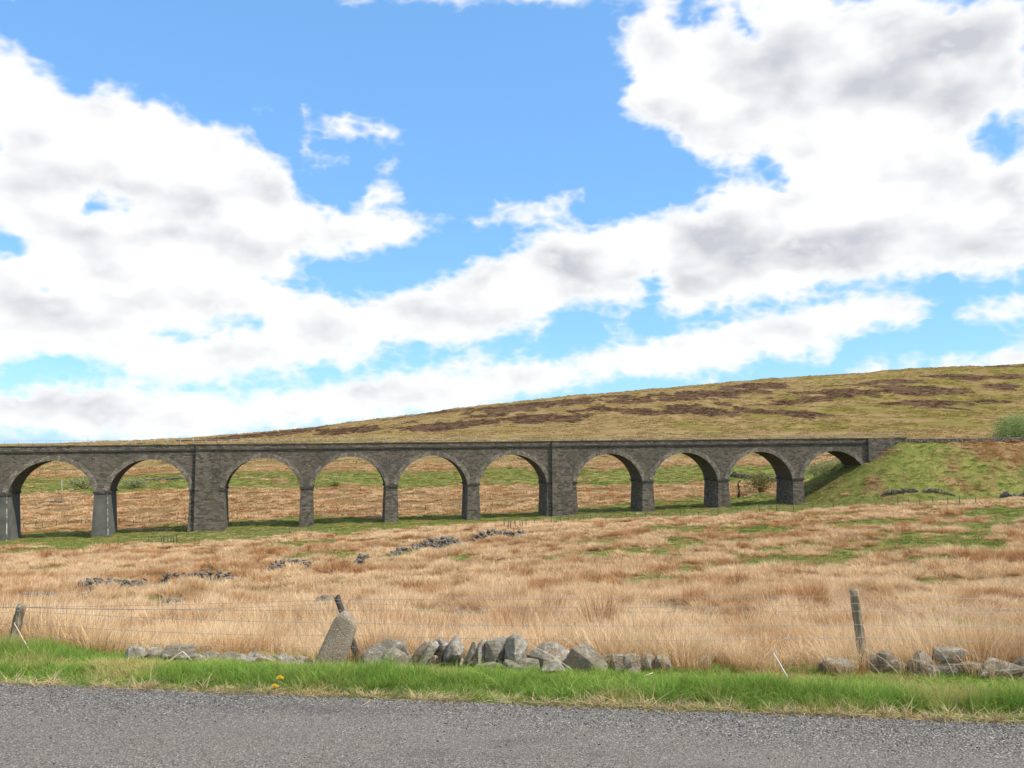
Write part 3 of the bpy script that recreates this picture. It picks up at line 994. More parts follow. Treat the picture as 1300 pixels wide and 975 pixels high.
# ------------------------------------------------------------------ viaduct
def build_viaduct():
    root = empty('railway_viaduct', vmap(0, V_T / 2, H(*vmap(0, V_T / 2)[:2])),
                 'long dark stone railway viaduct with round arches crossing the valley', 'viaduct')
    z_string = Z_TOP - 1.15
    rise = 5.65
    half = SPAN / 2
    RAD = (half ** 2 + rise ** 2) / (2 * rise)
    ring = 0.85
    ids = sorted(V_C)

    def width(i): return KING_W if i in V_KING else PIER_W

    def gz(a):
        return min(H(*vmap(a, b)[:2]) for b in (-.6, V_T + .6))

    for i in ids[1:-1]:
        c, w = V_C[i], width(i)
        z0 = gz(c) - 0.8
        bt = 0.028 * (Z_SPRING - z0)
        king = i in V_KING
        rend = i in (0, 1)
        top_in = 0.06
        mb = MB()
        mb.box_ab(c - w / 2 - bt, c + w / 2 + bt, -bt - .1, V_T + bt + .1, z0, Z_SPRING - .35,
                  top=(c - w / 2 + top_in, c + w / 2 - top_in, -.04, V_T + .04))
        pier = mb.build('pier', M['concrete'] if rend else M['pierstone'], root)
        pier["label"] = ('smooth grey rendered pier with white corner streaks' if rend else
                         'wide masonry pier with pilasters' if king else 'slender dark masonry pier')
        mb = MB()
        mb.box_ab(c - w / 2 - .16, c + w / 2 + .16, -.18, V_T + .18, Z_SPRING - .35, Z_SPRING)
        mb.build('impost', M['coping'], pier)
        if rend:
            for sgn, keep in ((1, True),):
                if not keep: continue
                mb = MB()
                e0 = c + sgn * (w / 2 + bt); e1 = c + sgn * (w / 2 - top_in)
                lo0, hi0 = sorted((e0 + sgn * .02, e0 - sgn * .10)); lo1, hi1 = sorted((e1 + sgn * .02, e1 - sgn * .10))
                if sgn < 0: hi0 -= .1; hi1 -= .1
                mb.box_ab(lo0, hi0, -bt - .13, -bt + .15, z0, Z_SPRING - .36, top=(lo1, hi1, -.07, .2))
                mb.build('corner_streak', M['lime'], pier)
        if king:
            for (b0, b1, t0, t1) in ((-bt - .55, -.05, -.42, -.05), (V_T + .05, V_T + bt + .55, V_T + .05, V_T + .42)):
                mb = MB()
                mb.box_ab(c - 2.15, c + 2.15, b0, b1, z0, z_string - .004, top=(c - 2.0, c + 2.0, t0, t1))
                pil = mb.build('pilaster', M['pierstone'], pier)
                sg = -1 if b0 < 0 else 1
                f0 = 0 if b0 < 0 else V_T
                for nm_, da_, o0, o1, za, zb, mt in (('string_course', 2.12, .15, .60, z_string - .003, z_string + .218, 'coping'),
                                                     ('parapet', 1.98, .03, .43, z_string + .219, Z_TOP - .202, 'parapet'), ('coping', 2.06, .1, .51, Z_TOP - .201, Z_TOP + .012, 'coping')):
                    m_ = MB(); lo, hi = sorted((f0 + sg * o0, f0 + sg * o1))
                    m_.box_ab(c - da_, c + da_, lo, hi, za, zb); m_.build(nm_, M[mt], pil)

    # arches: barrel, rings, spandrels
    for i in ids[:-1]:
        aL = V_C[i] + width(i) / 2; aR = V_C[i + 1] - width(i + 1) / 2
        cA = (aL + aR) / 2
        zc = Z_SPRING + rise - RAD
        t_max = math.asin(half / RAD)
        n = 40
        ang = [-t_max + 2 * t_max * k / n for k in range(n + 1)]
        inn = [(cA + RAD * math.sin(t), zc + RAD * math.cos(t)) for t in ang]
        mb = MB()
        nb_ = 6
        for k in range(n):
            for q in range(nb_):
                b0 = .0 + V_T * q / nb_; b1 = V_T * (q + 1) / nb_
                u0, u1 = RAD * ang[k], RAD * ang[k + 1]
                mb.quad([vmap(inn[k][0], b0, inn[k][1]), vmap(inn[k][0], b1, inn[k][1]), vmap(inn[k + 1][0], b1, inn[k + 1][1]), vmap(inn[k + 1][0], b0, inn[k + 1][1])],
                        [(b0, u0), (b1, u0), (b1, u1), (b0, u1)])
        barrel = mb.build('arch_barrel', M['barrel'], root)
        for side in (0, 1):
            mb = MB()
            bf = -.05 if side == 0 else V_T + .05
            bb = .06 if side == 0 else V_T - .06
            ro = RAD + ring
            t_o = [t for t in ang]
            out = [(cA + ro * math.sin(t), max(zc + ro * math.cos(t), Z_SPRING)) for t in t_o]
            for k in range(n):
                u0, u1 = (RAD + ring / 2) * ang[k], (RAD + ring / 2) * ang[k + 1]
                p = [vmap(inn[k][0], bf, inn[k][1] - .01), vmap(inn[k + 1][0], bf, inn[k + 1][1] - .01), vmap(out[k + 1][0], bf, out[k + 1][1]), vmap(out[k][0], bf, out[k][1])]
                uv = [(0, u0), (0, u1), (ring, u1), (ring, u0)]
                if side: p.reverse(); uv.reverse()
                mb.quad(p, uv)
                # top and soffit edge of the ring
                mb.quad([vmap(out[k][0], bf, out[k][1]), vmap(out[k + 1][0], bf, out[k + 1][1]), vmap(out[k + 1][0], bb, out[k + 1][1]), vmap(out[k][0], bb, out[k][1])], [(0, u0), (0, u1), (.1, u1), (.1, u0)])
                mb.quad([vmap(inn[k][0], bf, inn[k][1] - .01), vmap(inn[k][0], bb, inn[k][1] - .01), vmap(inn[k + 1][0], bb, inn[k + 1][1] - .01), vmap(inn[k + 1][0], bf, inn[k + 1][1] - .01)], [(0, u0), (.1, u0), (.1, u1), (0, u1)])
            mb.build('arch_ring', M['ring'], root)
        # spandrel walls front and back for this bay
        a0 = V_C[i] if i > ids[0] else aL - 0.4
        a1 = V_C[i + 1] if i + 1 < ids[-1] else aR + 0.4
        xs = sorted(set([a0, aL, aR, a1] + [p[0] for p in inn]))
        xs = [x for x in xs if a0 - 1e-6 <= x <= a1 + 1e-6]
        lows = []
        for x in xs:
            if x <= aL + 1e-9 or x >= aR - 1e-9: lows.append(Z_SPRING)
            else: lows.append(max(Z_SPRING, zc + math.sqrt(max(RAD ** 2 - (x - cA) ** 2, 0))))
        for side in (0, 1):
            b = 0.0 if side == 0 else V_T
            mb = MB()
            for k in range(len(xs) - 1):
                if xs[k + 1] - xs[k] < 1e-6: continue
                nz = 4
                for m in range(nz):
                    za0 = lows[k] + (z_string - lows[k]) * m / nz; za1 = lows[k] + (z_string - lows[k]) * (m + 1) / nz
                    zb0 = lows[k + 1] + (z_string - lows[k + 1]) * m / nz; zb1 = lows[k + 1] + (z_string - lows[k + 1]) * (m + 1) / nz
                    p = [(xs[k], b, za0), (xs[k + 1], b, zb0), (xs[k + 1], b, zb1), (xs[k], b, za1)]
                    uv = [(q[0], q[2]) for q in p]
                    if side: p.reverse(); uv.reverse()
                    mb.quad([vmap(*q) for q in p], uv)
            mb.build('spandrel_wall', M['stone'], root)
    aS, aE = A_START, A_END
    # abutments
    for (e0, e1, p0, p1) in ((V_C[10] - KING_W / 2, aE, V_C[10] - KING_W / 2 + .35, V_C[10] + KING_W / 2), (aS, V_C[-2] + KING_W / 2, V_C[-2] - KING_W / 2, V_C[-2] + KING_W / 2 - .35)):
        mb = MB()
        mb.box_ab(e0 + (.02 if e0 > 0 else 0), e1 - (0 if e0 > 0 else .02), .004, V_T - .004, Z_TOP - 17.5, z_string)
        ab = mb.build('abutment', M['pierstone'], root)
        ab["label"] = 'broad stone abutment sinking into the grass embankment'
        for (b0, b1) in ((-.55, -.001), (V_T + .001, V_T + .55)):
            mb = MB()
            mb.box_ab(p0, p1, b0, b1, Z_TOP - 17.5, Z_TOP - .02)
            mb.build('pilaster', M['pierstone'], ab)
        mb = MB()
        q0, q1 = (e1 - .55, e1 + .05) if e0 > 0 else (e0 - .05, e0 + .55)
        mb.box_ab(q0, q1, -.28, V_T + .28, Z_TOP - 9, z_string - .02)
        mb.build('end_pilaster', M['pierstone'], ab)
    # deck, string courses, parapets, copings
    mb = MB(); mb.box_ab(aS + .01, aE - .01, .5, V_T - .5, z_string - .5, z_string + .35); mb.build('deck', M['ballast'], root)
    for side in (0, 1):
        o = (lambda b: b) if side == 0 else (lambda b: V_T - b)
        def bx(name, b0, b1, z0, z1, mat, a0=aS, a1=aE):
            m_ = MB(); lo, hi = sorted((o(b0), o(b1))); m_.box_ab(a0, a1, lo, hi, z0, z1); return m_.build(name, mat, root)
        bx('string_course', -.22, .3, z_string - .003, z_string + .22, M['coping'])
        par = bx('parapet', -.035, .45, z_string + .221, Z_TOP - .2, M['parapet'])
        rs = np.random.default_rng(60 + side)
        m_ = MB(); a = aS + .003
        while a < aE - .2:
            e = min(a + rs.uniform(.9, 1.6), aE - .003); dz = rs.normal() * .022; db = rs.normal() * .025
            lo, hi = sorted((o(-.13 + db), o(.53)))
            m_.box_ab(a, e - .02, lo, hi, Z_TOP - .199 + rs.uniform(0, .002), Z_TOP + dz); a = e
        m_.build('coping', M['coping'], root)
    # handrail along the near parapet
    rail = None
    n = int((aE - aS) / 2.2)
    for k in range(n + 1):
        a = aS + .3 + (aE - aS - .6) * k / n
        tall = 1.25 if k % 8 == 0 else .92
        v, f = tube([vmap(a, .36, Z_TOP - .04), vmap(a, .36, Z_TOP + tall)], .05 if k % 8 else .07, 5)
        add_obj('railing_post', mesh_from('railing_post', v, f, M['rail']), root)
    for hgt in (.45, .88):
        pts = [vmap(aS + .3 + (aE - aS - .6) * k / 40, .36, Z_TOP + hgt) for k in range(41)]
        v, f = tube(pts, .024, 4)
        add_obj('railing_rail', mesh_from('railing_rail', v, f, M['rail']), root)


build_viaduct()


# ------------------------------------------------------------------ rocks
def _ico(sub):
    bm = bmesh.new()
    bmesh.ops.create_icosphere(bm, subdivisions=sub, radius=1.0)
    v = np.array([q.co[:] for q in bm.verts]); f = np.array([[q.index for q in p.verts] for p in bm.faces])
    bm.free()
    return v, f


ICO = {k: _ico(k) for k in (1, 2, 4, 5)}


def rock_verts(sub, rs, dims, planes=13, lo=.55, hi=.92, rough=.03):
    v = ICO[sub][0].copy()
    for _ in range(planes):
        n = rs.normal(size=3); n /= np.linalg.norm(n)
        d = rs.uniform(lo, hi)
        ex = np.maximum(v @ n - d, 0)
        v -= ex[:, None] * n[None, :] * .96
    if rough:
        s = rs.integers(0, 999)
        q = fbm(v[:, 0] * 2.3 + v[:, 2] * 1.7 + 9, v[:, 1] * 2.3 - v[:, 2] * 1.9 + 5, 5, int(s), .6)
        v *= (1 + q * rough * 5)[:, None]
    v -= (v.max(0) + v.min(0)) / 2
    v /= (v.max(0) - v.min(0)) / 2
    return v * np.array(dims)[None, :] / 2


def boxy_verts(sub, rs, dims, power=5.0, rough=.02):
    v = ICO[sub][0].copy()
    v /= (np.abs(v) ** power).sum(1)[:, None] ** (1 / power)
    for _ in range(5):
        n = rs.normal(size=3); n /= np.linalg.norm(n); d = rs.uniform(.95, 1.25)
        ex = np.maximum(v @ n - d, 0); v -= ex[:, None] * n[None, :] * .95
    s = int(rs.integers(0, 999))
    q = fbm(v[:, 0] * 1.9 + v[:, 2] * 1.7 + 9, v[:, 1] * 1.9 - v[:, 2] * 1.9 + 5, 5, s, .6)
    v *= (1 + q * rough * 6)[:, None]
    v -= (v.max(0) + v.min(0)) / 2
    v /= (v.max(0) - v.min(0)) / 2
    return v * np.array(dims)[None, :] / 2


def hull_rock(rs, dims, npts=15, boxy=3.2):
    p = rs.normal(size=(npts, 3))
    p /= (np.abs(p) ** boxy).sum(1)[:, None] ** (1 / boxy)
    p *= rs.uniform(.82, 1.0, npts)[:, None]
    bm = bmesh.new()
    vs = [bm.verts.new(q) for q in p]
    r = bmesh.ops.convex_hull(bm, input=vs)
    junk = [q for q in r['geom_interior'] + r['geom_unused'] if isinstance(q, bmesh.types.BMVert)]
    if junk: bmesh.ops.delete(bm, geom=list(set(junk)), context='VERTS')
    bmesh.ops.bevel(bm, geom=list(bm.edges), offset=.075, segments=2, profile=.6, affect='EDGES', clamp_overlap=True)
    bmesh.ops.triangulate(bm, faces=list(bm.faces))
    bmesh.ops.subdivide_edges(bm, edges=[e for e in bm.edges if e.calc_length() > .22], cuts=2, use_grid_fill=True)
    bmesh.ops.triangulate(bm, faces=list(bm.faces))
    bm.verts.ensure_lookup_table(); bm.verts.index_update()
    v = np.array([q.co[:] for q in bm.verts]); f = np.array([[q.index for q in g.verts] for g in bm.faces])
    bm.free()
    s = int(rs.integers(0, 999))
    q = fbm(v[:, 0] * 2.6 + v[:, 2] * 1.7 + 9, v[:, 1] * 2.6 - v[:, 2] * 1.9 + 5, 4, s, .6)
    v = v * (1 + q * .16)[:, None]
    v -= (v.max(0) + v.min(0)) / 2
    v /= (v.max(0) - v.min(0)) / 2
    return v * np.array(dims)[None, :] / 2, f


def place_rock(parent, px0, px1, py0, py1, depth, tilt=0, kind='round', ground=True, thick=None, name='stone'):
    rs = np.random.default_rng(int(px0 * 13 + py0 * 7))
    c0 = at(px0, py0, depth); c1 = at(px1, py1, depth)
    w = c1.x - c0.x
    zt = c0.z
    zb = c1.z
    cx = (c0.x + c1.x) / 2
    if ground:
        zb = min(H(cx, depth) - .03, zt - .06)
    hgt = zt - zb
    dep = thick or max(.16, min(w, hgt) * rs.uniform(.8, 1.15))
    tl = math.radians(tilt)
    if tilt:
        # find slab dims so the tilted outline fills the box
        length = hgt / max(math.cos(tl), .5) * .93
        ww = max(w - abs(math.sin(tl)) * length, w * .34) / max(math.cos(tl), .5)
        dims = (ww, dep, length)
    else:
        dims = (w * 1.24, dep, hgt)
    v, fc = hull_rock(rs, dims, 17, 2.6) if kind == 'round' else hull_rock(rs, dims, 22, 6.0)
    if tilt:
        rot = np.array([[math.cos(tl), 0, math.sin(tl)], [0, 1, 0], [-math.sin(tl), 0, math.cos(tl)]])
        v = v @ rot.T
    me = mesh_from(name, v, fc, M['rock'], smooth=False)
    o = bpy.data.objects.new(name, me)
    COL.objects.link(o)
    o.location = (cx, depth, (zt + zb) / 2)
    o.parent = parent
    o.matrix_parent_inverse = parent_matrix(parent).inverted()
    return o


def wall_depth(px):
    return 9.25 - 0.75 * (px / 1300.0)


def front_walls():
    def root(px, label):
        p = at(px, 850, wall_depth(px))
        return empty('tumbled_stone_wall', (p.x, p.y, H(p.x, p.y)), label, 'stone wall', 'remains of the roadside wall')
    r1 = root(280, 'low row of rounded pale stones left of the leaning slab, beside the verge')
    for (a, b, t, bt, k, tl, dd) in [
        (160, 184, 821, 845, 'round', 0, 0), (185, 208, 822, 846, 'round', 0, .05), (211, 246, 818, 852, 'round', 0, 0),
        (238, 260, 829, 852, 'round', 0, -.1), (258, 279, 826, 852, 'round', 0, 0), (277, 304, 828, 852, 'round', 0, -.05),
        (301, 314, 830, 850, 'round', 0, .1), (307, 324, 835, 854, 'round', 0, -.15), (313, 328, 829, 850, 'round', 0, .15),
        (321, 342, 830, 854, 'round', 0, 0), (337, 351, 832, 852, 'round', 0, .05), (350, 376, 832, 854, 'round', 20, .05),
        (360, 386, 838, 857, 'round', 0, -.2), (373, 399, 836, 857, 'round', -18, 0)]:
        place_rock(r1, a, b, t, bt, wall_depth((a + b) / 2) + dd, tl, k)
    r2 = root(640, 'long heap of big tumbled boulders and slabs right of the leaning slab')
    for (a, b, t, bt, k, tl, dd) in [
        (466, 513, 812, 850, 'round', 0, .1), (480, 524, 824, 857, 'round', 25, -.15), (517, 549, 812, 856, 'box', 38, .1),
        (527, 557, 815, 858, 'box', 34, -.12), (549, 572, 808, 850, 'round', 0, .18), (556, 594, 810, 852, 'round', 22, -.02),
        (584, 607, 814, 854, 'box', 26, -.12), (597, 622, 809, 852, 'round', 12, .05), (616, 643, 808, 850, 'round', 0, .05),
        (634, 673, 804, 850, 'round', 10, -.02), (674, 724, 814, 848, 'round', 0, .05), (717, 767, 814, 857, 'round', 0, -.05),
        (640, 662, 838, 858, 'round', 0, -.25), (656, 682, 836, 858, 'round', 0, -.18), (690, 716, 840, 860, 'round', 0, -.25),
        (606, 640, 840, 858, 'round', 0, -.1), (500, 520, 842, 860, 'round', 0, -.3), (764, 779, 830, 850, 'round', 0, .1), (776, 794, 829, 856, 'box', 0, 0), (793, 813, 830, 852, 'box', 0, .0),
        (796, 812, 846, 858, 'box', 0, -.1), (812, 833, 829, 855, 'round', 0, 0), (832, 851, 831, 856, 'box', 0, 0), (880, 906, 832, 850, 'round', 30, .2),
        (455, 470, 838, 858, 'round', 0, .15), (440, 458, 846, 860, 'round', 0, .1)]:
        place_rock(r2, a, b, t, bt, wall_depth((a + b) / 2) + dd, tl, k)
    fr = np.random.default_rng(77)
    for k in range(24):
        x = 462 + k * 16 + fr.uniform(-4, 4)
        if 858 < x: break
        y = fr.uniform(826, 838) if x < 770 else fr.uniform(838, 846)
        place_rock(r2, x, x + fr.uniform(18, 30), y, 858, wall_depth(x) + fr.uniform(.14, .26), 0, 'round')
    for k in range(15):
        x = 166 + k * 15.5 + fr.uniform(-4, 4)
        place_rock(r1, x, x + fr.uniform(14, 22), fr.uniform(832, 840), 856, wall_depth(x) + fr.uniform(.12, .22), 0, 'round')
    r3 = root(1190, 'scatter of stones and a flat block right of the wooden fence post')
    for (a, b, t, bt, k, tl, dd, g) in [
        (1044, 1087, 835, 858, 'round', 0, 0, 1), (1103, 1122, 828, 850, 'round', 0, .15, 1), (1119, 1149, 827, 856, 'round', 0, .05, 1),
        (1148, 1184, 827, 860, 'box', 35, 0, 1), (1160, 1186, 838, 862, 'round', 0, -.1, 1), (1182, 1243, 841, 868, 'box', 0, 0, 1),
        (1187, 1223, 821, 843, 'round', 0, .02, 0), (1240, 1297, 833, 870, 'round', 0, -.05, 1), (1287, 1322, 829, 864, 'round', 0, .05, 1),
        (1318, 1360, 836, 866, 'round', 0, .0, 1), (1362, 1400, 840, 868, 'round', 0, .05, 1)]:
        place_rock(r3, a, b, t, bt, wall_depth((a + b) / 2) + dd, tl, k, bool(g))


front_walls()

# leaning slab
def leaning_slab():
    d = wall_depth(425) - .22
    base = at(418, 862, d); top = at(440, 783, d)
    zg = H(base.x, d)
    rs = np.random.default_rng(5)
    px_m = 1060 / d
    length = 79 / px_m; w = 35 / px_m
    v = ICO[5][0].copy()
    v /= (np.abs(v) ** 9).sum(1)[:, None] ** (1 / 9)
    q = fbm(v[:, 0] * 2.1 + v[:, 1] * 1.3 + 9, v[:, 2] * 2.1 - v[:, 1] * 1.9 + 5, 5, 12, .6)
    v = v * (1 + q * .09)[:, None] / 2
    tz = v[:, 2] + .5
    v[:, 0] *= w * (1.02 - .20 * tz)
    v[:, 1] *= .17
    tx = v[:, 0] / w
    v[:, 2] *= length
    v[:, 2] -= np.clip((tz - .55) / .45, 0, 1) * (np.clip(tx + .12, 0, 1) * .16 + np.clip(-.22 - tx, 0, 1) * .30)
    lean = math.radians(21)
    R = np.array([[math.cos(lean), 0, math.sin(lean)], [0, 1, 0], [-math.sin(lean), 0, math.cos(lean)]])
    v = v @ R.T
    me = mesh_from('leaning_stone_slab', v, ICO[5][1], M['slab'], smooth=False)
    o = add_obj('leaning_stone_slab', me)
    zc = zg - .06 + length * math.cos(lean) / 2
    o.location = ((base.x + top.x) / 2 - .005, d, zc)
    o.rotation_euler = (math.radians(-6), 0, 0)
    tag(o, 'tall speckled brown stone slab leaning to the right at the verge', 'stone slab')


leaning_slab()


# ------------------------------------------------------------------ ruined walls in the field
DYKES = []


def rubble_run(p0, p1, hpx, label, density=1.0, mat='rubble', name='ruined_field_wall', group='ruined walls in the moor grass', breaks=.10, size=1.0):
    rs = np.random.default_rng(int(p0[0] * 31 + p0[1]))
    g0 = ground_at(*p0); g1 = ground_at(*p1)
    L = (g1 - g0).length
    dmid = (g0.y + g1.y) / 2
    hm = hpx * dmid / 1060.0 * 1.3 + .12
    DYKES.append((g0.x, g0.y, g1.x, g1.y, max(.5, hm)))
    sz = max(.20, min(.42, hm * .34)) * size
    n = int(max(10, L / sz * 7.0 * density))
    V = []; Fs = []
    v0, f0 = ICO[1]
    k = 0
    for q in range(n):
        t = rs.uniform(0, 1)
        keep = vnoise(np.array([t * L / (sz * 7)]), np.array([3.7]), int(p0[0]))[0]
        if keep < breaks: continue
        tall = hm * (.35 + .65 * min(1, keep * 1.4)) * min(1, 6 * min(t, 1 - t) + .35)
        x = g0.x + (g1.x - g0.x) * t; y = g0.y + (g1.y - g0.y) * t
        x += rs.normal() * sz * .35; y += rs.normal() * sz * .7
        zz = H(x, y) + rs.uniform(0, 1) * max(tall - sz * .4, .02)
        v = rock_verts(1, rs, (sz * rs.uniform(.7, 1.6), sz * rs.uniform(.6, 1.1), sz * rs.uniform(.45, .9)), 5, .5, .9, 0)
        an = rs.uniform(0, 6.28); tl = rs.normal() * .35
        Rz = np.array([[math.cos(an), -math.sin(an), 0], [math.sin(an), math.cos(an), 0], [0, 0, 1]])
        Ry = np.array([[math.cos(tl), 0, math.sin(tl)], [0, 1, 0], [-math.sin(tl), 0, math.cos(tl)]])
        v = v @ (Rz @ Ry).T + np.array([x, y, zz])
        V.append(v); Fs.append(f0 + k); k += len(v)
    if not V: return
    mid = (g0 + g1) / 2
    r = empty(name, (mid.x, mid.y, H(mid.x, mid.y)), label, 'stone wall', group)
    me = mesh_from('stones', np.concatenate(V), np.concatenate(Fs), M[mat])
    tag(add_obj('stones', me, r), kind='stuff')


RUNS = [
    ((24, 757), (64, 758), 6, 'short dark ruined wall fragment above the left leaning post'),
    ((94, 753), (187, 745), 10, 'ruined stone wall stretch slanting at far left of the field, largest there'),
    ((104, 759), (122, 759), 6, 'tiny stone cluster just below the slanting left wall stretch'),
    ((205, 765), (226, 765), 6, 'small lone stone pile between two ruined wall stretches'),
    ((207, 740), (299, 738), 10, 'straight ruined wall stretch right of the slanting left one'),
    ((300, 765), (349, 766), 8, 'low dark ruined wall piece left of the leaning slab'),
    ((388, 768), (432, 768), 12, 'ruined wall piece directly behind the leaning slab top'),
    ((444, 769), (468, 768), 7, 'little group of stones just right of the broken post top'),
    ((340, 726), (409, 722), 8, 'low ruined wall stretch in mid field below the second viaduct pier from the wide pier'),
    ((433, 721), (470, 714), 9, 'short ruined wall stretch climbing to the right in mid field'),
    ((494, 706), (586, 690), 10, 'long ruined wall stretch rising towards the viaduct, left of the last one'),
    ((601, 687), (669, 679), 10, 'grey ruined wall stretch ending by small posts near the viaduct'),
    ((575, 779), (620, 779), 4, 'half buried stones in the grass beyond the tumbled boulders'),
]
for p0, p1, h, lab in RUNS:
    rubble_run(p0, p1, h, lab)
rubble_run((1120, 630), (1212, 629), 4, 'rubble line low on the grassy embankment slope', 1.2, breaks=.15, group='stone remains by the embankment', size=.8)
rubble_run((1270, 634), (1320, 633), 9, 'grey dry stone wall at the foot of the embankment at right edge', 1.6, breaks=0, group='stone remains by the embankment')
rubble_run((925, 605), (1000, 614), 8, 'stone wall seen through the arches beside the dead tree', 1.4, breaks=.05, group='stone walls behind the viaduct')
rubble_run((165, 612), (235, 608), 3, 'thin stone wall seen through the second arch from left', 1.2, breaks=.1, group='stone walls behind the viaduct')
rubble_run((45, 642), (82, 638), 3, 'thin stone wall seen through the leftmost arch', 1.2, breaks=.1, group='stone walls behind the viaduct')


def crest_wall():
    r_ = np.random.default_rng(91)
    V = []; Fs = []; k = 0
    a = A_END - .2
    v0, f0 = ICO[1]
    while a < A_END + 62:
        for course in range(3):
            x, y, _ = vmap(a + r_.uniform(0, .3), -.7 + r_.normal() * .05)
            z = H(x, y) + .08 + course * .27
            v = rock_verts(1, r_, (r_.uniform(.45, .8), .42, .34), 5, .55, .9, 0) + np.array([x, y, z])
            V.append(v); Fs.append(f0 + k); k += len(v)
        a += .46
    mid = vmap(A_END + 30, -.7)
    r = empty('embankment_wall', (mid[0], mid[1], H(mid[0], mid[1])), 'low grey stone wall running along the top of the embankment', 'stone wall')
    tag(add_obj('stones', mesh_from('stones', np.concatenate(V), np.concatenate(Fs), M['rubble']), r), kind='stuff')


crest_wall()


# ------------------------------------------------------------------ fences
def post_mesh(base, top, r0, r1, mat, seed=0, notch=False):
    rs = np.random.default_rng(seed)
    n = 14; sides = 12
    pts = [Vector(base).lerp(Vector(top), i / n) for i in range(n + 1)]
    v, f = tube(pts, [r0 + (r1 - r0) * i / n + rs.normal() * r0 * .03 for i in range(n + 1)], sides)
    v = [(x + rs.normal() * r0 * .05, y + rs.normal() * r0 * .05, z) for (x, y, z) in v]
    if notch:      # broken, splintered end
        for k in range(sides):
            i = n * sides + k
            v[i] = (v[i][0], v[i][1], v[i][2] + .03 * math.cos(2 * math.pi * k / sides + 2.4) + rs.uniform(-.008, .008))
    o = Vector(base)
    v = [tuple(Vector(q) - o) for q in v]
    me = mesh_from('post', v, f, mat)
    return me, o


def roadside_fence():
    d = lambda px: wall_depth(px) + .35
    mid = at(650, 850, d(650))
    root = empty('roadside_wire_fence', (mid.x, mid.y, H(mid.x, mid.y)), 'old sheep wire fence on leaning round posts behind the stones', 'fence')
    posts = []
    for (bx, by, tx, ty, r0, r1, nt, lab) in [
        (8, 846, 28, 768, .055, .050, False, 'wooden post leaning right at the left edge'),
        (463, 862, 428, 758, .040, .032, True, 'broken dark post leaning left behind the slab'),
        (1100, 868, 1084, 749, .052, .045, False, 'grey wooden post leaning slightly left'),
        (-420, 846, -410, 765, .06, .055, False, None), (1560, 880, 1566, 760, .06, .055, False, None)]:
        dep = d(bx)
        b = at(bx, by, dep); t = at(tx, ty, dep)
        dirv = (t - b).normalized()
        zg = H(b.x, b.y)
        b = b - dirv * ((b.z - (zg - .15)) / dirv.z)
        me, o = post_mesh(b, t, r0, r1, M['darkwood'] if nt else M['wood'], int(bx) + 900, nt)
        p = bpy.data.objects.new('post', me); COL.objects.link(p)
        p.location = o; p.parent = root; p.matrix_parent_inverse = parent_matrix(root).inverted()
        if lab: p["label"] = lab
        posts.append((b, t, zg))
    posts.sort(key=lambda q: q[0].x)
    # point on a post at a fraction of its visible height
    def on(i, h):
        b, t, zg = posts[i]
        k = (zg + h - b.z) / (t.z - b.z)
        return b.lerp(t, min(k, .98))
    hs = [.20, .33, .46, .60, .68, .76]
    strands = []
    for h in hs:
        pts = []
        for i in range(len(posts) - 1):
            p, q = on(i, h + (.03 if i == 1 else 0)), on(i + 1, h)
            for k in range(14):
                t = k / 14
                w = p.lerp(q, t)
                w.z -= .05 * 4 * t * (1 - t) * (.6 + .4 * math.sin(h * 40))
                w.y -= .055
                pts.append(w)
        pts.append(on(len(posts) - 1, h) + Vector((0, -.055, 0)))
        v, f = tube(pts, .0021, 4)
        add_obj('wire', mesh_from('wire', v, f, M['wire']), root)
        strands.append(pts)
    # netting stays
    parts = []
    lo, hi = strands[0], strands[3]
    for i in range(len(lo) - 1):
        nst = max(1, int((lo[i + 1] - lo[i]).length / .21))
        for k in range(nst):
            t = k / nst
            a = lo[i].lerp(lo[i + 1], t); b = hi[i].lerp(hi[i + 1], t)
            parts.append(tube([a - Vector((0, 0, .08)), a, b], .0016, 3, False))
            for s in strands[:4]:
                q = s[i].lerp(s[i + 1], t)
                parts.append(tube([q - Vector((.009, 0, 0)), q + Vector((.009, 0, 0))], .005, 4))
    v, f = join(parts)
    tag(add_obj('netting', mesh_from('netting', v, f, M['wire']), root), kind='stuff')


roadside_fence()


def field_fence(points, n, label, hpost=1.15, rad=.055, wires=3, group='small fences round the viaduct'):
    g = [ground_at(*p) for p in points]
    seg = [(g[i + 1] - g[i]).length for i in range(len(g) - 1)]
    tot = sum(seg)
    mid = g[len(g) // 2]
    root = empty('field_fence', mid, label, 'fence', group)
    rs = np.random.default_rng(int(points[0][0] * 7 + points[0][1]))
    tops = []
    for k in range(n):
        s = tot * min(1, max(0, (k + (rs.uniform(-.42, .42) if n < 12 else rs.uniform(-.12, .12))) / max(n - 1, 1)))
        i = 0
        while i < len(seg) - 1 and s > seg[i]: s -= seg[i]; i += 1
        p = g[i].lerp(g[i + 1], min(1, s / seg[i]))
        z = H(p.x, p.y)
        hh = hpost * rs.uniform(.7, 1.12)
        b = Vector((p.x, p.y, z - .1)); t = Vector((p.x + rs.normal() * .06, p.y, z + hh))
        v, f = tube([b, t], [rad, rad * .9], 6)
        add_obj('post', mesh_from('post', v, f, M['darkwood']), root)
        tops.append((b, t))
    for w in range(wires):
        fr = .35 + .6 * w / max(wires - 1, 1)
        v, f = tube([b.lerp(t, fr) for b, t in tops], .008, 3)
        add_obj('wire', mesh_from('wire', v, f, M['wire']), root)


